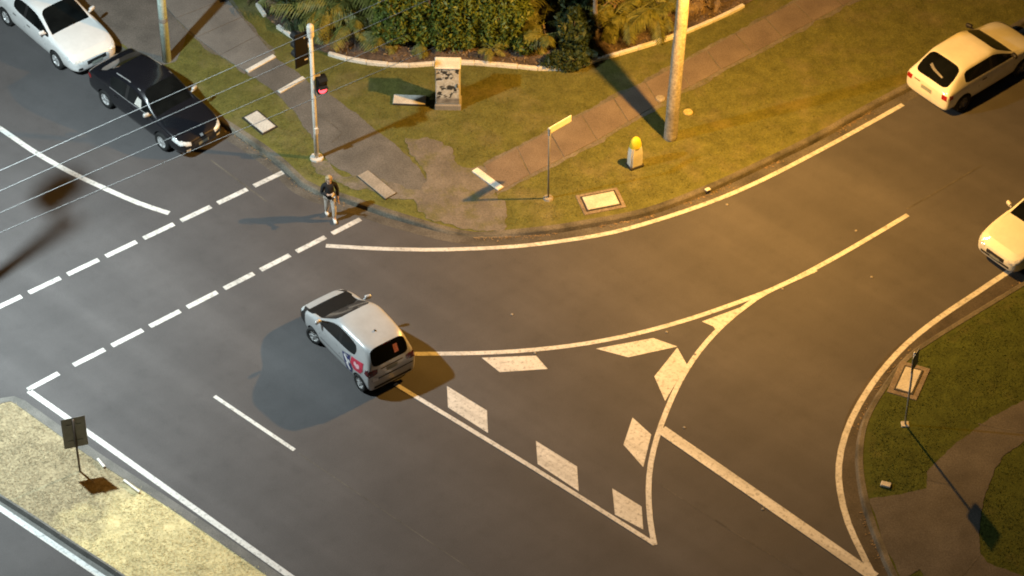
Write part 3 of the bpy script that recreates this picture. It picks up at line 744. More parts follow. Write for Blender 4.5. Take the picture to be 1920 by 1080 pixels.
SEDAN = dict(wb=2.75, wr=.315, cowl=.98, belt=.95, plate_r=.70, plate_f=.45,
    st=[(-2.34, .66, .34, .58, .62, None), (-2.30, .80, .26, .82, .88, None), (-2.12, .87, .22, .97, 1.03, None), (-1.52, .89, .21, .98, 1.06, None),
        (-.95, .89, .20, .965, 1.42, .65), (-.32, .89, .20, .955, 1.46, .67), (-.22, .89, .20, .955, 1.46, .67), (.26, .89, .20, .95, 1.43, .66),
        (1.02, .88, .20, .93, 1.0, None), (1.62, .87, .21, .86, .92, None), (2.06, .83, .22, .76, .80, None), (2.28, .74, .24, .60, .64, None), (2.34, .58, .30, .48, .52, None)],
    bays=[{j: 9 for j in range(9)}, {0: 9, 1: 9, 2: 9, 3: 9}, {}, {5: 0, 7: 2, 8: 2}, {5: 5}, {5: 10}, {5: 3}, {5: 3, 7: 1, 8: 1}, {7: 7, 8: 7}, {7: 7, 8: 7}, {0: 8, 1: 8, 2: 8, 3: 8}, {j: 8 for j in range(9)}],
    head=[(.44, .62), (.76, .72), (.80, .60), (.46, .52)], tail=[(.40, .84), (.80, .90), (.84, .74), (.42, .70)], grille=rect(-.34, .34, .46, .58),
    head_side=[[(1.86, .68), (2.20, .58), (2.16, .70), (1.88, .78)]], tail_side=[[(-2.26, .74), (-2.02, .78), (-2.04, .90), (-2.24, .88)]],
    door_x=(-1.02, -.27, .84), handle_x=(-.78, -.02))
LIFT = dict(wb=2.40, wr=.285, cowl=.88, mirror=M['trim'], dark_pillar=True, belt=.92, plate_r=.66, plate_f=.42, handle=M['trim'],
    st=[(-1.90, .66, .36, .56, .60, None), (-1.87, .79, .27, .76, .82, None), (-1.78, .815, .23, .88, .94, None), (-1.16, .825, .22, .93, 1.37, .64),
        (-.98, .825, .20, .93, 1.385, .645), (-.16, .83, .20, .92, 1.40, .65), (-.08, .83, .20, .92, 1.40, .65), (.14, .83, .20, .915, 1.375, .64),
        (.88, .82, .20, .90, .96, None), (1.45, .81, .21, .83, .885, None), (1.80, .77, .22, .74, .78, None), (1.98, .70, .24, .60, .64, None), (2.03, .56, .30, .48, .52, None)],
    bays=[{j: 9 for j in range(9)}, {0: 9, 1: 9, 2: 9, 3: 9}, {7: 2, 8: 2}, {5: 5}, {5: 5}, {5: 10}, {5: 3}, {5: 3, 7: 1, 8: 1}, {7: 7, 8: 7}, {7: 7, 8: 7}, {0: 8, 1: 8, 2: 8, 3: 8}, {j: 8 for j in range(9)}],
    head=[(.44, .60), (.70, .70), (.74, .58), (.46, .52)], tail=[(.56, .80), (.74, .80), (.76, .66), (.58, .66)], grille=rect(-.3, .3, .44, .54),
    tail_side=[[(-1.80, .66), (-1.66, .68), (-1.66, .80), (-1.79, .81)]], door_x=(-.62, .82), handle_x=(-.42,))

# silver hatchback turning through the junction
H1 = dict(HATCH); H1['fb'] = M['trim']; H1['tailmat'] = M['tail_dark']; H1['handle'] = M['silver']
silver, bvh, parts = make_car('hatchback_car', 'silver hatchback with a black bonnet and red and navy stickers, turning across the junction', (675, 731), (588, 643), 1, H1, M['silver'], bonnet=M['black_matt'], steer=.28)
patch('side_sticker', bvh, [(-1.40, 1.20), (-1.02, 1.12), (-.84, 1.10), (-.80, .84), (-.96, .68), (-1.28, .74), (-1.42, .92)], 'y', 1, M['red_decal'], silver, .010)
patch('side_sticker', bvh, [(-1.12, .82), (-.98, .90), (-.98, 1.0), (-1.05, 1.04), (-1.12, .99), (-1.19, 1.04), (-1.26, 1.0), (-1.26, .90)], 'y', 1, M['pale_pink'], silver, .016)
patch('side_sticker', bvh, [(-.78, 1.08), (-.36, .96), (-.46, .70), (-.58, .40), (-.84, .42), (-.90, .64), (-.76, .86)], 'y', 1, M['blue_decal'], silver, .010)
for q in ([(-.54, .94), (-.44, .92), (-.64, .68), (-.73, .71)], [(-.65, .72), (-.56, .66), (-.74, .48), (-.82, .53)], [(-.74, .86), (-.65, .87), (-.71, .77), (-.80, .79)]):
    patch('side_sticker', bvh, q, 'y', 1, M['white_decal'], silver, .016)
patch('window_sticker', bvh, rect(-.32, -.17, 1.26, 1.50), 'x', -1, M['pink_decal'], silver, .010)
patch('tailgate_recess_shade', bvh, rect(-.40, .40, .97, 1.0), 'x', -1, M['trim'], silver, .008, 2)  # dark line painted in for the shade of the tailgate recess
patch('bumper_crease_shade', bvh, rect(-.74, .74, .66, .70), 'x', -1, M['trim'], silver, .008, 2)  # dark strip paints the shade along the bumper crease
patch('bumper_insert', bvh, rect(-.66, .66, .33, .42), 'x', -1, M['trim'], silver, .008, 2)
patch('tail_reflector', bvh, [(.50, .74), (.70, .78), (.72, .64), (.52, .62)], 'x', -1, M['white_decal'], silver, .008)
box('roof_aerial', (-.90, .03, 1.745), (.05, .05, .05), M['trim'], silver, None, .012)
patch('spoiler_light', bvh, rect(-.14, .14, 1.615, 1.635), 'x', -1, M['tail_dark'], silver, .01, 1)

for s_ in (1, -1):
    patch('side_crease_shade', bvh, rect(-.86, .82, .56, .60), 'y', s_, M['rim_dark'], silver, .008, 1)  # grey strip drawn for the shading of a mid-side crease
# parked black car, facing the crossing
B1 = dict(SEDAN); B1['mirror'] = M['galv']
b_st = list(SEDAN['st']); b_st[1] = (-2.26, .81, .26, .86, .92, None); b_st[2] = (-2.14, .87, .22, .99, 1.06, None); b_st[3] = (-1.86, .89, .21, 1.0, 1.10, None); b_st[4] = (-1.18, .90, .20, .975, 1.47, .66)
b_st[5] = (-.36, .90, .20, .96, 1.52, .69); b_st[6] = (-.26, .90, .20, .96, 1.52, .69); b_st[7] = (.24, .90, .20, .95, 1.49, .68); B1['st'] = b_st
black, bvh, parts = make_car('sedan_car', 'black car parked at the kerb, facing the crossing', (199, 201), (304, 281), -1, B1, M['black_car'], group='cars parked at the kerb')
patch('window_reflection', bvh, [(.10, 1.02), (.42, 1.00), (.34, 1.24), (.16, 1.27)], 'y', -1, M['lid'], black, .012)  # pale patch painted as a reflection on the front side glass
for s in (1, -1):
    patch('fog_light', bvh, rect(s*.50, s*.64, .36, .43), 'x', 1, M['head'], black, .01)
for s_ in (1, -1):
    patch('roof_highlight', bvh, rect(-1.0, .16, s_*.60-.014, s_*.60+.014), 'z', 1, M['rim'], black, .012, 1)  # pale strip painted in for the highlight along the roof edge
    patch('belt_highlight', bvh, rect(-1.1, .75, .955, .972), 'y', s_, M['rim'], black, .008, 1)  # light strip stands in for the glint along the window edge
patch('bonnet_badge', bvh, rect(-.05, .05, .62, .68), 'x', 1, M['rim'], black, .01, 1)
# white car parked behind it
white, bvh, parts = make_car('sedan_car', 'white car parked behind the black car at the kerb', (13, 47), (107, 128), -1, dict(SEDAN), M['white_car'], group='cars parked at the kerb')
patch('fog_light', bvh, rect(-.66, -.52, .36, .44), 'x', 1, M['trim'], white, .01)
# pale liftback parked on the side street
pale, bvh, parts = make_car('liftback_car', 'older white liftback parked on the sodium lit side street, red tail lights facing the corner', (1804, 208), (1914, 142), -1, dict(LIFT), M['cream_car'], rim=M['rim_dark'])
patch('rear_badge', bvh, rect(.26, .48, .745, .775), 'x', -1, M['trim'], pale, .008, 1)
patch('rear_window_highlight', bvh, [(.30, 1.13), (.12, 1.09), (-.28, 1.05), (-.28, 1.08), (.10, 1.13), (.28, 1.18)], 'x', -1, M['trim'] if False else M['rim_dark'], pale, .008)  # grey strip painted as a faint highlight in the rear window
patch('bumper_strip', bvh, rect(-.7, .7, .50, .53), 'x', -1, M['cream_car'], pale, .018, 2)
# white car at the frame edge, heading for the junction
S5 = dict(SEDAN); S5['scale'] = .97
edge_car, bvh, parts = make_car('sedan_car', 'white car coming down the side street towards the painted island, bonnet foremost', (1978, 374), (1863, 448), -1, S5, M['cream_car'])
patch('air_intake', bvh, rect(-.55, .55, .36, .44), 'x', 1, M['trim'], edge_car, .008, 2)

# ------------------------------------------------------------------ person crossing
def skin_mesh(name, joints, bones, mat, parent, root=0, sub=2):
    me = bpy.data.meshes.new(name); me.from_pydata([j[0] for j in joints], bones, [])
    o = bpy.data.objects.new(name, me); COL.objects.link(o)
    md = o.modifiers.new('k', 'SKIN'); md.use_smooth_shade = True
    for v, j in zip(me.skin_vertices[0].data, joints):
        r = j[1]; v.radius = (r, r) if not hasattr(r, '__len__') else r
    me.skin_vertices[0].data[root].use_root = True
    m2 = o.modifiers.new('s', 'SUBSURF'); m2.levels = m2.render_levels = sub
    dg = bpy.context.evaluated_depsgraph_get(); dg.update()
    res = bpy.data.meshes.new_from_object(o.evaluated_get(dg), depsgraph=dg); bpy.data.objects.remove(o)
    res.name = name; res.materials.clear(); res.materials.append(mat)
    for p in res.polygons: p.use_smooth = True
    return link(bpy.data.objects.new(name, res), parent)
M['jumper'] = mottled('black_jumper', (.008, .008, .009), (.018, .016, .017), 8, .9, 40, .3, .2)
M['trousers'] = mottled('pale_trousers', (.42, .38, .33), (.56, .51, .45), 6, .85, 30, .2, .2)
M['hair'] = mottled('fair_hair', (.26, .19, .10), (.44, .34, .20), 30, .6, 60, .3, .2)
M['shoe'] = plain('white_shoe', (.72, .70, .67), .6)
M['phone'] = plain('phone_case', (.60, .60, .60), .3)
pg = G(620, 408)
# walks towards the viewer: local -Y is forward
person = tag(empty('person', (pg.x, pg.y, 0), R(14)), 'person in a black jumper and pale trousers stepping off the kerb, hands held up', 'person')
person.scale = (.93, .93, .93)
J = [((0, 0, .93), .115), ((0, 0, 1.10), .125), ((0, -.01, 1.28), .135), ((0, 0, 1.40), .085), ((0, -.01, 1.47), .05), ((0, -.02, 1.56), .085), ((0, -.02, 1.66), .075),
     ((.09, -.02, .90), .095), ((.10, -.14, .50), .065), ((.09, -.17, .10), .042), ((.09, -.28, .045), .035),
     ((-.09, .02, .90), .095), ((-.09, .04, .50), .065), ((-.09, .20, .12), .042), ((-.09, .10, .05), .035),
     ((.19, 0, 1.37), .055), ((.25, .03, 1.10), .042), ((.24, -.08, .88), .034), ((.24, -.12, .80), .03),
     ((-.19, 0, 1.37), .055), ((-.24, -.02, 1.12), .042), ((-.08, -.24, 1.16), .034), ((-.03, -.27, 1.19), .03)]
Bn = [(0, 1), (1, 2), (2, 3), (3, 4), (4, 5), (5, 6), (0, 7), (7, 8), (8, 9), (9, 10), (0, 11), (11, 12), (12, 13), (13, 14), (3, 15), (15, 16), (16, 17), (17, 18), (3, 19), (19, 20), (20, 21), (21, 22)]
body = skin_mesh('body', J, Bn, M['skin'], person)
JJ = [((0, 0, .80), .165), ((0, 0, 1.02), .165), ((0, -.01, 1.28), .165), ((0, 0, 1.40), .105), ((.19, 0, 1.38), .075), ((.255, .03, 1.10), .062), ((.245, -.07, .90), .050),
      ((-.19, 0, 1.38), .075), ((-.25, -.02, 1.11), .062), ((-.10, -.22, 1.155), .050)]
skin_mesh('jumper', JJ, [(0, 1), (1, 2), (2, 3), (3, 4), (4, 5), (5, 6), (3, 7), (7, 8), (8, 9)], M['jumper'], person)
JT = [((0, 0, .95), .130), ((.09, -.02, .88), .112), ((.10, -.14, .50), .082), ((.09, -.165, .14), .062), ((-.09, .02, .88), .112), ((-.09, .04, .50), .082), ((-.09, .185, .15), .062)]
skin_mesh('trousers', JT, [(0, 1), (1, 2), (2, 3), (0, 4), (4, 5), (5, 6)], M['trousers'], person)
for (x, y, a) in ((.09, -.235, 0), (-.09, .14, -.40)):
    box('shoe', (x, y, .05 if a == 0 else .08), (.10, .27, .10), M['shoe'], person, Matrix.Rotation(a, 3, 'X'), .035, 2)
bm = bmesh.new(); bmesh.ops.create_icosphere(bm, subdivisions=3, radius=.115)
for v in bm.verts:
    v.co.z *= 1.1
    if v.co.y < -.03 and v.co.z < .04: v.co *= .80                       # open at the face
    v.co *= 1+.05*noise.noise(v.co*30); v.co += Vector((0, .012, 1.615))
    if v.co.y > .03 and v.co.z < 1.62: v.co.z -= .10                         # hair falls at the nape
bm_obj('hair', bm, M['hair'], person, True)
M['face_dark'] = plain('face_dark', (.06, .035, .03), .5)
for s in (1, -1):
    box('eye', (s*.034, -.108, 1.60), (.026, .01, .012), M['face_dark'], body, None, .003)
    box('ear', (s*.090, -.01, 1.585), (.02, .035, .055), M['skin'], body, None, .008)
box('nose', (0, -.118, 1.572), (.022, .03, .04), M['skin'], body, None, .006); box('mouth', (0, -.105, 1.535), (.045, .01, .01), M['face_dark'], body, None, .003)
def hand(base, fwd, side, parent):
    """palm with five bent fingers"""
    f, s = Vector(fwd).normalized(), Vector(side).normalized(); up = f.cross(s); b = Vector(base)
    Jh = [(b, .030), (b+f*.05, .030), (b+f*.085, .028)]; Eh = [(0, 1), (1, 2)]
    for k, ln in enumerate((.065, .078, .072, .055)):
        o = s*(.027-.018*k); i = len(Jh)
        Jh += [(b+f*.085+o, .010), (b+f*(.085+ln*.55)+o-up*.008, .009), (b+f*(.085+ln*.85)+o-up*.035, .008)]; Eh += [(2, i), (i, i+1), (i+1, i+2)]
    i = len(Jh); Jh += [(b+f*.03+s*.038, .011), (b+f*.065+s*.058-up*.012, .010), (b+f*.09+s*.050-up*.03, .008)]; Eh += [(1, i), (i, i+1), (i+1, i+2)]
    return skin_mesh('hand', Jh, Eh, M['skin'], parent, 0, 1)
hand((.24, -.12, .80), (0, -.25, -1), (-.2, -1, .1), body)
hand((-.03, -.27, 1.19), (1, -.35, .2), (.2, 1, .3), body)
ph = tag(box('phone', (0, 0, 0), (.075, .012, .15), M['phone'], None, None, .005), 'pale phone held up in front of the black jumper of the person', 'phone')
ph.location = person.matrix_basis @ Vector((.05, -.335, 1.235)); ph.rotation_euler = (R(-50), R(60), R(14))

# ------------------------------------------------------------------ traffic signal on the corner
sb = G(594, 297, .12); sig = tag(empty('traffic_signal', (sb.x, sb.y, .12)), 'slim pale traffic signal pole with a lit red pedestrian lantern on the corner', 'traffic signal')
HS = 5.05
bm = bmesh.new(); add_tube(bm, [(0, 0, 0), (.0, 0, 1.6), (0, 0, HS)], [.068, .066, .062], 14); bm_obj('pole_shaft', bm, M['signal_paint'], sig, True)
bm = bmesh.new(); add_lathe(bm, [(.10, HS-.42), (.105, HS-.35), (.105, HS-.05), (.08, HS), (0, HS+.02)], 14); bm_obj('pole_cap', bm, M['signal_paint'], sig, True)
bm = bmesh.new(); add_lathe(bm, [(0, .06), (.20, .06), (.21, .0), (0, 0)], 8); bm_obj('base_flange', bm, M['signal_paint'], sig)
ra = R(-118)                                    # the main lantern looks up the road, its back towards us
Rz = Matrix.Rotation(R(38), 3, 'Z')
tb = box('target_board', Rz @ Vector((-.30, .06, 4.25)), (.46, .05, 1.22), M['black_matt'], sig, Rz, .02)
box('lantern_housing', Rz @ Vector((-.30, .14, 4.25)), (.27, .20, 1.02), M['black'], tb, Rz, .03)
for k in range(3):
    bm = bmesh.new(); add_lathe(bm, [(.12, 0), (.12, .2), (.105, .2), (.105, .02), (0, .02)], 14, Matrix.Translation(Rz @ Vector((-.30, .24, 4.25+.33*(k-1)))) @ Rz.to_4x4() @ Matrix.Rotation(-math.pi/2, 4, 'X'))
    bm_obj('visor', bm, M['black'], tb)
for z in (3.85, 4.65): box('bracket', Rz @ Vector((-.10, .05, z)), (.24, .04, .05), M['signal_paint'], sig, Rz)
Rp = Matrix.Rotation(R(22), 3, 'Z')
pl = box('pedestrian_lantern', Rp @ Vector((.25, -.02, 2.80)), (.30, .22, .62), M['black_matt'], sig, Rp, .03)
box('bracket', Rp @ Vector((.10, 0, 3.14)), (.26, .04, .05), M['signal_paint'], sig, Rp)
M['red_glow'] = plain('lit_red_lens', (.6, .05, .05), .4, emit=(1.0, .055, .075), strength=4)
bm = bmesh.new(); add_lathe(bm, [(.0, .020), (.10, .014), (.125, .0)], 16, Matrix.Translation(Rp @ Vector((.25, -.135, 2.66))) @ Rp.to_4x4() @ Matrix.Rotation(math.pi/2, 4, 'X'))
bm_obj('red_lens', bm, M['red_glow'], pl)
bm = bmesh.new(); add_lathe(bm, [(.0, .012), (.09, .010), (.105, .0)], 16, Matrix.Translation(Rp @ Vector((.25, -.135, 2.95))) @ Rp.to_4x4() @ Matrix.Rotation(math.pi/2, 4, 'X'))
bm_obj('green_lens', bm, M['black'], pl)
for z in (2.70, 2.99): box('visor', Rp @ Vector((.25, -.19, z+.09)), (.26, .14, .015), M['black'], pl, Rp @ Matrix.Rotation(.2, 3, 'X'))
box('push_button', Rp @ Vector((0, -.10, 1.15)), (.11, .08, .22), M['signal_paint'], sig, Rp, .01)
# unseen mast and board added out of frame, shaped to throw the soft road shadow
mb = G(-62, 560); m2 = tag(empty('shadow_mast', (mb.x, mb.y, 0)), 'tall unseen mast with a board, added to throw its soft shadow on the road', 'traffic signal')
tube('mast_shaft', [(0, 0, -.2), (0, 0, 6), (0, 0, 10.6)], [.12, .11, .10], M['galv'], m2, 12)
box('target_board', (-.05, .62, 10.0), (.36, .34, .80), M['black_matt'], m2, Matrix.Rotation(R(-50), 3, 'Z'), .03)
box('bracket', (-.02, .28, 10.0), (.06, .5, .06), M['galv'], m2)

# ------------------------------------------------------------------ other poles, signs, boxes
gb = G(313, 114, .12); gp = tag(empty('power_pole', (gb.x, gb.y, .12)), 'pale greenish pole behind the black car, on the strip beside the driveway', 'power pole')
bm = bmesh.new(); add_tube(bm, [(0, 0, -.3), (.0, 0, 4), (.0, 0, 11)], [.14, .13, .11], 16); bm_obj('pole_shaft', bm, M['green_pole'], gp, True)
bm = bmesh.new(); add_lathe(bm, [(.138, 1.55), (.141, 1.56), (.141, 1.69), (.138, 1.7)], 16); bm_obj('metal_band', bm, M['galv_dull'], gp, True)
bm = bmesh.new(); add_lathe(bm, [(.136, 2.65), (.139, 2.66), (.139, 2.70), (.136, 2.71)], 16); bm_obj('metal_band', bm, M['galv_dull'], gp, True)
box('cross_arm', (0, 0, 10.5), (2.2, .1, .12), M['timber'], gp, Matrix.Rotation(.8, 3, 'Z'), .01)
# street name sign
nb = G(1028, 372, .12); ns = tag(empty('street_sign', (nb.x, nb.y, .12)), 'street name sign with one pale blade on a thin post beside the brown footpath', 'street sign')
HN = 2.62; ba = G(1070, 228, 0)-G(1032, 250, 0); aa = math.atan2(ba.y, ba.x)
tube('post', [(0, 0, -.2), (0, 0, HN)], .028, M['galv_dull'], ns, 10)
M['blade'] = plain('pale_sign_face', (.78, .80, .76), .5, var=.06)
Rb = Matrix.Rotation(aa, 3, 'Z')
bl = box('sign_blade', Rb @ Vector((.42, 0, HN-.02)), (.84, .03, .24), M['blade'], ns, Rb, .006)
box('blade_rim', Rb @ Vector((.42, -.018, HN-.128)), (.82, .008, .02), M['galv_dull'], bl, Rb)
bm = bmesh.new(); add_lathe(bm, [(.045, HN-.18), (.045, HN+.08), (0, HN+.1)], 10); bm_obj('post_clamp', bm, M['galv'], ns)
bm = bmesh.new(); add_lathe(bm, [(.16, .0), (.13, .05), (0, .06)], 9); bm_obj('footing', bm, M['lid_old'], ns)
# sign on the median, seen from behind
qb = G(150, 884, .12); ms = tag(empty('road_sign', (qb.x, qb.y, .12)), 'grey back of an upright road sign on a short post in the dry median', 'road sign')
Rm = Matrix.Rotation(R(17), 3, 'Z')
M['sign_back'] = mottled('sign_back', (.20, .185, .165), (.25, .235, .21), 6, .6, 30, .12, .03)
M['rust'] = plain('rusty_post', (.10, .07, .05), .8)
box('sign_plate', (Rm @ Vector((0, .045, 1.46))), (.64, .012, 1.10), M['sign_back'], ms, Rm, .004)
tube('post', [(0, 0, -.2), (0, 0, 1.98)], .030, M['rust'], ms, 10)
for z in (1.15, 1.75): box('clamp_rail', Rm @ Vector((0, .034, z)), (.40, .012, .05), M['galv_dull'], ms, Rm)
# round sign on the curved corner, seen almost edge on
rb_ = G(1697, 796, .12); rs = tag(empty('road_sign', (rb_.x, rb_.y, .12)), 'blue grey road sign seen nearly edge on, on a thin post beside the curved kerb', 'road sign')
M['blue_grey'] = plain('blue_grey_sign', (.32, .36, .42), .5)
Rr_ = Matrix.Rotation(R(62), 3, 'Z')
tube('post', [(0, 0, -.2), (0, 0, 2.75)], .030, M['galv'], rs, 10)
box('sign_plate', Rr_ @ Vector((0, -.04, 2.46)), (.46, .02, .56), M['blue_grey'], rs, Rr_, .008)
for z in (2.2, 2.6): box('clamp_rail', Rr_ @ Vector((0, -.025, z)), (.35, .014, .05), M['galv_dull'], rs, Rr_)
box('footing', (0, 0, .01), (.22, .22, .05), M['lid'], rs, None, .02)
# signal controller cabinet with graffiti
def graffiti():
    m, nt, b = new_mat('graffiti_paint'); v = coords(nt)
    base = ramp(nt, nz(nt, v, 3, 4), [(.3, (.46, .45, .41)), (.7, (.58, .56, .51))])
    n1 = nz(nt, v, 2.1, 2, .45)
    ink = ramp(nt, n1, [(.40, 0.0), (.43, 1.0), (.50, 1.0), (.53, 0.0)])
    n2 = nz(nt, coords(nt, scale=(1, 1, 1.6)), 5.2, 2, .4); ink2 = ramp(nt, n2, [(.50, 0.0), (.53, .9), (.58, .9), (.61, 0.0)])
    col = mix(nt, ink, base, (.035, .037, .04)); col = mix(nt, ink2, col, (.62, .63, .62))
    s = nt.nodes.new('ShaderNodeSeparateXYZ'); tc = nt.nodes.new('ShaderNodeTexCoord'); nt.links.new(tc.outputs['Object'], s.inputs[0])
    low = ramp(nt, s.outputs['Z'], [(.40, 1.0), (.50, 0.0)])
    col = mix(nt, low, col, ramp(nt, nz(nt, v, 4, 5), [(.35, (.14, .13, .125)), (.65, (.34, .32, .30))]))
    nt.links.new(col, b.inputs['Base Color']); b.inputs['Roughness'].default_value = .5; return m
M['graffiti'] = graffiti()
cb = G(840, 205, .12); cab = tag(empty('control_cabinet', (cb.x, cb.y, .12), R(-1)), 'pale roadside control cabinet covered in graffiti in front of the white edging', 'cabinet')
CW, CD, CH = .74, .42, 1.42
box('plinth', (0, .21, .07), (.80, .50, .22), M['lid_old'], cab, None, .015)
box('cabinet_body', (0, .21, .18+CH/2), (CW, CD, CH), M['cabinet'], cab, None, .015)
dr = box('door', (-.005, -.007, .20+CH/2), (CW-.05, .022, CH-.10), M['graffiti'], cab, None, .004)
box('door_handle', (.28, -.03, .95), (.03, .03, .14), M['black'], dr, None, .005)
box('cabinet_roof', (0, .20, .18+CH+.03), (CW+.05, CD+.10, .07), M['white_edge'], cab, None, .02)
cs = box('concrete_pad', (0, 0, 0), (.98, .40, .10), M['lid'], None, None, .012); p = G(768, 190, .12); cs.location = (p.x, p.y, .165); cs.rotation_euler = (0, 0, R(-3))
tag(cs, 'low rectangular concrete pad in the grass beside the control cabinet', 'concrete pad')
box('pad_edge', (0, -.205, -.02), (.99, .015, .07), M['frame_dark'], cs)
# service pillar with yellow head
vb = G(1190, 310, .12); vp = tag(empty('service_pillar', (vb.x, vb.y, .12), R(28)), 'squat white service pillar with a yellow domed head beside the power pole', 'service pillar')
M['pillar_white'] = mottled('pillar_white', (.70, .68, .62), (.80, .78, .72), 4, .6, 30, .15, .05)
M['yellow'] = plain('yellow_plastic', (.72, .62, .05), .5)
bm = bmesh.new(); q = [(.20, .15, 0.05), (.195, .145, .5), (.165, .125, .74)]
rg = [[bm.verts.new((sx*a, sy*b_, z)) for sx, sy in ((-1, -1), (1, -1), (1, 1), (-1, 1))] for a, b_, z in q]
for a, b_ in zip(rg, rg[1:]):
    for k in range(4): bm.faces.new((a[k], a[(k+1) % 4], b_[(k+1) % 4], b_[k]))
bm.faces.new(rg[0][::-1]); bm.faces.new(rg[-1]); bmesh.ops.bevel(bm, geom=[e for e in bm.edges if abs((e.verts[0].co-e.verts[1].co).z) > .1], offset=.04, segments=2, affect='EDGES')
bm_obj('pillar_body', bm, M['pillar_white'], vp)
bm = bmesh.new(); add_lathe(bm, [(.185, .74), (.18, .84), (.14, .99), (.08, 1.07), (0, 1.10)], 16); bmesh.ops.scale(bm, vec=(1, .8, 1), verts=bm.verts[:]); bm_obj('domed_head', bm, M['yellow'], vp, True)
box('base_box', (0, 0, .03), (.46, .36, .10), M['frame_dark'], vp, None, .02)
M['sand'] = mottled('straw_yellow_cover', (.34, .27, .09), (.52, .42, .16), 9, .8, 30, .3, .2)
for (x, y), lab in (((1290, 212), 'small round straw yellow cover in the grass beside the timber pole'), ((1238, 186), 'small pale round cover set in the brown footpath edge')):
    bm = bmesh.new(); add_lathe(bm, [(.15, .0), (.14, .03), (.10, .035), (0, .03)], 14); o = bm_obj('valve_cover', bm, M['sand'] if x > 1250 else M['lid_old'], None)
    p = G(x, y, .12); o.location = (p.x, p.y, .145); tag(o, lab, 'cover')
# pits with lids
def pit(px, label, lid='lid', rim=.05, surround=0.0):
    P = GL(px, .12); c = sum(P, Vector())/4
    u = ((P[1]-P[0])+(P[2]-P[3]))/2; v = ((P[3]-P[0])+(P[2]-P[1]))/2; a = math.atan2(u.y, u.x)
    t = tag(empty('pit_lid', (c.x, c.y, .12), a), label, 'pit lid', 'service pits along the verge')
    L, W = u.length, v.length
    if surround: box('surround', (0, 0, -.005), (L+2*surround, W+2*surround, .05), M['dirt'], t, None, .01)
    box('pit_frame', (0, 0, .005), (L+2*rim, W+2*rim, .065), M['frame_dark'], t, None, .006)
    box('lid_slab', (0, 0, .024), (L, W, .05), M[lid], t, None, .008)
pit([(457, 222), (481, 211), (518, 237), (494, 251)], 'bright rectangular pit lid by the kerb in front of the black car')
pit([(1091, 371), (1150, 361), (1162, 383), (1103, 396)], 'pale rectangular pit lid near the kerb below the street name sign', surround=.16)
pit([(1702, 690), (1732, 699), (1705, 737), (1676, 729)], 'pale pit lid behind the post of the blue grey sign', surround=.2)
pit([(663, 336), (681, 328), (752, 356), (730, 370)], 'worn concrete pit lid near the kerb below the signal pole', 'lid_old', .015)
o = box('marker_block', (0, 0, 0), (.28, .19, .07), M['lid'], None, None, .02); p = G(1661, 910, .12); o.location = (p.x, p.y, .15); o.rotation_euler = (0, 0, R(-18)); tag(o, 'small white block in the grass edge of the curved corner', 'marker block')
o = box('kerb_marker', (0, 0, 0), (.16, .12, .05), M['white_edge'], None, None, .012); p = G(1327, 356, .12); o.location = (p.x, p.y, .14); o.rotation_euler = (0, 0, R(35)); tag(o, 'small white marker on the kerb below the service pillar', 'kerb marker')
# loose concrete edging pieces on the median
for (a, b), lab in ((((183, 862), (196, 878)), 'shorter white kerb fragment in the median beside the sign post'), (((232, 902), (262, 925)), 'longer white kerb fragment at the corner of the straw coloured grass')):
    A, B = G(*a, .12), G(*b, .12); d = B-A
    o = box('kerb_fragment', (0, 0, 0), (d.length, .07, .08), M['white_edge'], None, None, .012); o.location = ((A.x+B.x)/2, (A.y+B.y)/2, .15); o.rotation_euler = (0, 0, math.atan2(d.y, d.x)); tag(o, lab, 'kerb fragment')

# ------------------------------------------------------------------ overhead wires
HWR = 10.5
for i, (a, b, lab) in enumerate((((0, 320), (433, 128), 'uppermost of the four overhead wires crossing above the parked black car'), ((0, 358), (480, 144), 'second overhead wire from the top, crossing above the black car'),
                          ((0, 399), (408, 220), 'third overhead wire from the top, crossing the black bonnet'), ((0, 436), (439, 249), 'lowest overhead wire, passing in front of the black car'))):
    A, B = G(*a, HWR), G(*b, HWR); d = B-A; P0, P1 = A-d*.75, B+d*.95
    pts = [P0.lerp(P1, k/24)+Vector((0, 0, -.0*4*(k/24)*(1-k/24))) for k in range(25)]
    tag(tube('overhead_wire', pts, .0075, M['wire'], None, 6), lab, 'wire', 'overhead wires')

# ------------------------------------------------------------------ plants of the garden bed
def leaf_mat(name, lo, mid, hi):
    m, nt, b = new_mat(name); v = coords(nt)
    col = ramp(nt, nz(nt, v, 7, 4, .7), [(.3, lo), (.5, mid), (.72, hi)])
    nt.links.new(col, b.inputs['Base Color']); b.inputs['Roughness'].default_value = .5; b.inputs['Specular IOR Level'].default_value = .3
    b.inputs['Subsurface Weight'].default_value = 0.0
    return m
M['hedge'] = leaf_mat('hedge_leaf', (.045, .075, .012), (.095, .140, .024), (.170, .205, .050))
M['palm'] = leaf_mat('palm_leaf', (.075, .088, .018), (.140, .150, .034), (.225, .215, .065))
M['darkleaf'] = leaf_mat('dark_leaf', (.015, .028, .013), (.034, .055, .022), (.07, .098, .042))
M['dead'] = leaf_mat('dead_frond', (.12, .08, .04), (.20, .14, .075), (.28, .20, .11))
M['bark'] = mottled('bark', (.10, .075, .05), (.22, .17, .12), 5, .9, 20, .4, .4)
M['pale_bark'] = mottled('pale_bark', (.30, .24, .18), (.46, .38, .29), 5, .85, 20, .3, .3)
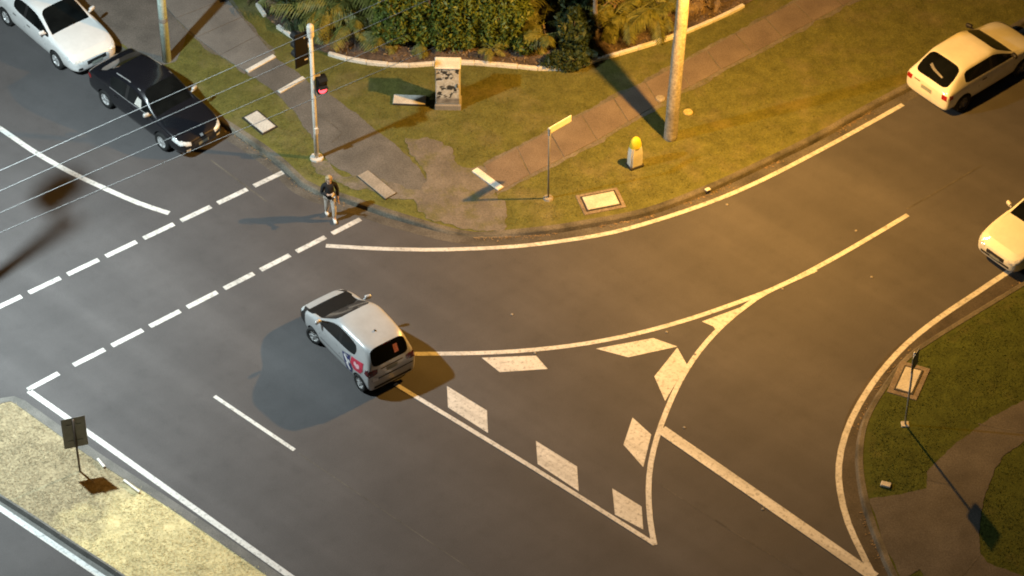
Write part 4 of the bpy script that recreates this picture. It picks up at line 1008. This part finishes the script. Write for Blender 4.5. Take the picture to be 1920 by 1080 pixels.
def leaf_cloud(name, n, rad, z0, size, mat, parent, seed, flat=.55):
    """leaves through a lumpy dome: four-cornered pointed leaves"""
    r = np.random.default_rng(seed)
    u = r.normal(size=(n, 3)); u /= np.linalg.norm(u, axis=1)[:, None]
    lump = 1+.16*np.sin(u[:, 0]*5+seed)*np.sin(u[:, 1]*4+seed*2)+.12*np.sin(u[:, 2]*7+seed)+.06*np.sin(u[:, 0]*13)
    d = r.uniform(.62, 1.0, n)**.5*lump
    C = u*d[:, None]*np.array(rad); C[:, 2] += z0
    C = C[C[:, 2] > .12]; u = u[:len(C)]; n = len(C)
    a = r.normal(size=(n, 3)); a[:, 2] = a[:, 2]*.7-.35; a /= np.linalg.norm(a, axis=1)[:, None]
    b = np.cross(a, r.normal(size=(n, 3))); b /= np.linalg.norm(b, axis=1)[:, None]
    s = size*r.uniform(.6, 1.5, n)[:, None]
    V = np.stack([C-a*s, C+b*s*.36, C+a*s, C-b*s*.36], 1)
    return np_obj(name, V.reshape(-1, 3), np.arange(n*4).reshape(-1, 4), mat, parent)
def shrub(px, rad, h, n, size, mat, label, seed, name='hedge_shrub'):
    p = G(*px, .15); t = tag(empty(name, (p.x, p.y, .14)), label, 'shrub', 'shrubs of the garden bed')
    bm = bmesh.new(); rr = random.Random(seed)
    for k in range(5):
        a = rr.uniform(0, 6.28); add_tube(bm, [(math.cos(a)*.06, math.sin(a)*.06, 0), (math.cos(a)*rad[0]*.3, math.sin(a)*rad[1]*.3, h*.5), (math.cos(a+.3)*rad[0]*.6, math.sin(a+.3)*rad[1]*.6, h*.9)], [.04, .03, .012], 6)
    bm_obj('stems', bm, M['bark'], t)
    leaf_cloud('crown', n, (rad[0], rad[1], h*.55), h*.52, size, mat, t, seed)
    return t
for i, (px, rad, h, n, lab) in enumerate((((752, 74), (.85, .8), 2.3, 5200, 'leafy green hedge shrub at the signal end of the dense hedge'), ((815, 80), (.85, .75), 2.3, 5200, 'leafy green hedge shrub directly behind the control cabinet'),
        ((878, 82), (.9, .75), 2.5, 5600, 'leafy green hedge shrub just beyond the cabinet, mid hedge'), ((938, 80), (.9, .8), 2.6, 5600, 'leafy green hedge shrub at the palm end of the dense hedge'),
        ((785, 8), (1.2, .9), 3.2, 6000, 'taller shrub behind the signal end of the hedge'), ((905, 4), (1.3, .9), 3.3, 6500, 'taller shrub behind the palm end of the hedge'))):
    shrub(px, rad, h, n, .075, M['hedge'], lab, 11+i)
shrub((1078, 102), (.55, .5), 1.7, 2600, .10, M['darkleaf'], 'dark spiky bush in the shadow of the timber pole', 31, 'dark_bush')
shrub((1072, 40), (.75, .7), 3.2, 4200, .10, M['darkleaf'], 'tall dark bush behind the spiky bush', 32, 'dark_bush')
shrub((560, 22), (.8, .7), 2.1, 3200, .10, M['darkleaf'], 'dark blue green shrub behind the top of the signal pole', 33, 'dark_bush')
shrub((985, 100), (.35, .3), .7, 700, .07, M['hedge'], 'low green plant at the edging, below the golden palms', 34, 'low_shrub')
shrub((1060, 126), (.70, .32), .50, 1500, .07, M['darkleaf'], 'low mound of leaves spilling over the white edging', 35, 'low_shrub')

def frond_mesh(L, arch, nleaf, width, seed):
    """one arching frond along +X: rib and paired leaflets"""
    rr = random.Random(seed); V = []; F = []
    def rib(t): return Vector((L*(t-.18*arch*t*t), 0, L*(.62*t-arch*1.05*t*t)))
    prev = None; m = 8
    for k in range(m+1):
        p = rib(k/m); r = .016*(1-.8*k/m); i = len(V)
        V += [p+Vector((0, r, 0)), p+Vector((0, 0, r)), p+Vector((0, -r, 0))]
        if prev is not None: F += [(prev, prev+1, i+1, i), (prev+1, prev+2, i+2, i+1), (prev+2, prev, i, i+2)]
        prev = i
    for k in range(nleaf):
        t = .14+.86*(k+.5)/nleaf
        p = rib(t); tg = (rib(min(1, t+.05))-rib(t-.05)).normalized()
        ln = width*math.sin(math.pi*(.12+.83*t))**.6*rr.uniform(.85, 1.15)
        for s in (1, -1):
            d = (tg*.62+Vector((0, s*.9, 0))+Vector((0, 0, -.55+rr.uniform(-.25, .15)))).normalized()
            nrm = Vector((0, 0, 1)); q = d.cross(nrm).normalized()*.019
            i = len(V); mid = p+d*ln*.5+Vector((0, 0, .02)); tipp = p+d*ln+Vector((0, 0, -.10*ln))
            V += [p-q*.5, mid-q, tipp, mid+q, p+q*.5]; F += [(i, i+1, i+3, i+4), (i+1, i+2, i+3)]
    me = bpy.data.meshes.new('frond'); me.from_pydata([tuple(v) for v in V], [], F); me.update(); return me
FM = {}
for key, matn in (('g', 'palm'), ('d', 'darkleaf'), ('x', 'dead')):
    FM[key] = []
    for k in range(3):
        me = frond_mesh(1.0, .46+.18*k, 14, .36, 40+k); me.materials.append(M[matn]); FM[key].append(me)
def palm(px, h, L, nf, key, label, seed, stems=3, stem_mat='bark', lo=.25):
    p = G(*px, .15); t = tag(empty('palm', (p.x, p.y, .14)), label, 'palm', 'palms of the garden bed'); rr = random.Random(seed)
    for s in range(stems):
        a = 6.28*s/stems+rr.uniform(-.4, .4); x, y = math.cos(a)*.13, math.sin(a)*.13; hh = h*rr.uniform(.6, 1.0)
        tube('stem', [(x*.5, y*.5, 0), (x*1.2, y*1.2, hh*.5), (x*2.2, y*2.2, hh)], [.06, .05, .035], M[stem_mat], t, 8)
        for k in range(max(3, nf//stems)):
            o = bpy.data.objects.new('frond', rr.choice(FM[key] if rr.random() > .03 else FM['x'])); link(o, t)
            o.location = (x*2.2, y*2.2, hh); sc = L*rr.uniform(.75, 1.2); o.scale = (sc, sc, sc)
            o.rotation_euler = (rr.uniform(-.2, .2), rr.uniform(-.35, .65), rr.uniform(0, 6.28))
    return t
palm((628, 38), .9, 1.5, 15, 'g', 'broad palm behind the traffic signal, beside the dark shrub', 51)
palm((690, 48), .8, 1.35, 14, 'g', 'palm with drooping fronds between the signal and the hedge', 52)
palm((655, 4), 1.6, 1.7, 15, 'g', 'taller palm behind the pair near the signal', 53)
palm((512, 6), .6, 1.0, 9, 'g', 'small palm at the kerb end of the white edging', 54)
palm((590, 4), 1.2, 1.3, 12, 'd', 'dark palm behind the top of the signal pole', 55)
palm((990, 60), .9, 1.15, 12, 'g', 'golden green palm at the end of the hedge', 56)
palm((1030, 90), .8, 1.0, 12, 'g', 'golden green palm next to the dark spiky bush', 57)
palm((1075, 108), .45, .75, 12, 'd', 'dark spiky rosette at the head of the pole shadow', 58, 1)
palm((1160, 66), .7, 1.1, 14, 'g', 'yellow green palm beside the pale trunk', 59)
palm((1208, 52), .8, 1.2, 14, 'g', 'yellow green palm between the pale trunk and the timber pole', 60)
palm((1180, 8), 1.3, 1.4, 14, 'g', 'taller palm behind the two beside the pale trunk', 61)
palm((1335, 14), .5, .9, 10, 'x', 'brown withered palm beyond the timber pole', 62)
palm((602, 40), .7, 1.35, 14, 'g', 'palm directly behind the upper half of the signal pole', 63)
palm((662, 58), .6, 1.1, 12, 'g', 'low palm hanging over the mulch between the signal and the hedge', 64)
palm((722, 40), .9, 1.3, 14, 'g', 'palm touching the signal end of the hedge', 65)
palm((548, 36), .4, .9, 9, 'd', 'small dark palm at the bend of the white edging', 66)
palm((1138, 40), .9, 1.15, 12, 'g', 'yellow green palm just behind the pale trunk', 67)
palm((1246, 36), .6, .95, 12, 'g', 'small palm hidden partly behind the timber pole', 68)
palm((1290, 12), .6, .9, 10, 'x', 'withered brown palm right beside the timber pole', 69)
palm((772, 92), .3, .62, 9, 'g', 'small fern like palm on the mulch beside the control cabinet', 70, 1)
palm((905, 100), .3, .6, 9, 'g', 'small fern like palm on the mulch between cabinet and golden palms', 72, 1)
palm((700, 84), .4, .8, 10, 'g', 'small palm drooping over the mulch at the curve of the edging', 73, 1)
# pale slender trunk
tb_ = G(1117, 66, .15); tr = tag(empty('young_tree', (tb_.x, tb_.y, .14)), 'slender pale trunked tree between the dark bush and the palms', 'tree')
tube('trunk', [(0, 0, -.1), (-.03, .02, .8), (-.06, .03, 2.0), (-.05, .05, 3.4)], [.10, .075, .065, .05], M['pale_bark'], tr, 10)
leaf_cloud('crown', 1800, (.8, .8, .6), 4.0, .09, M['hedge'], tr, 71)
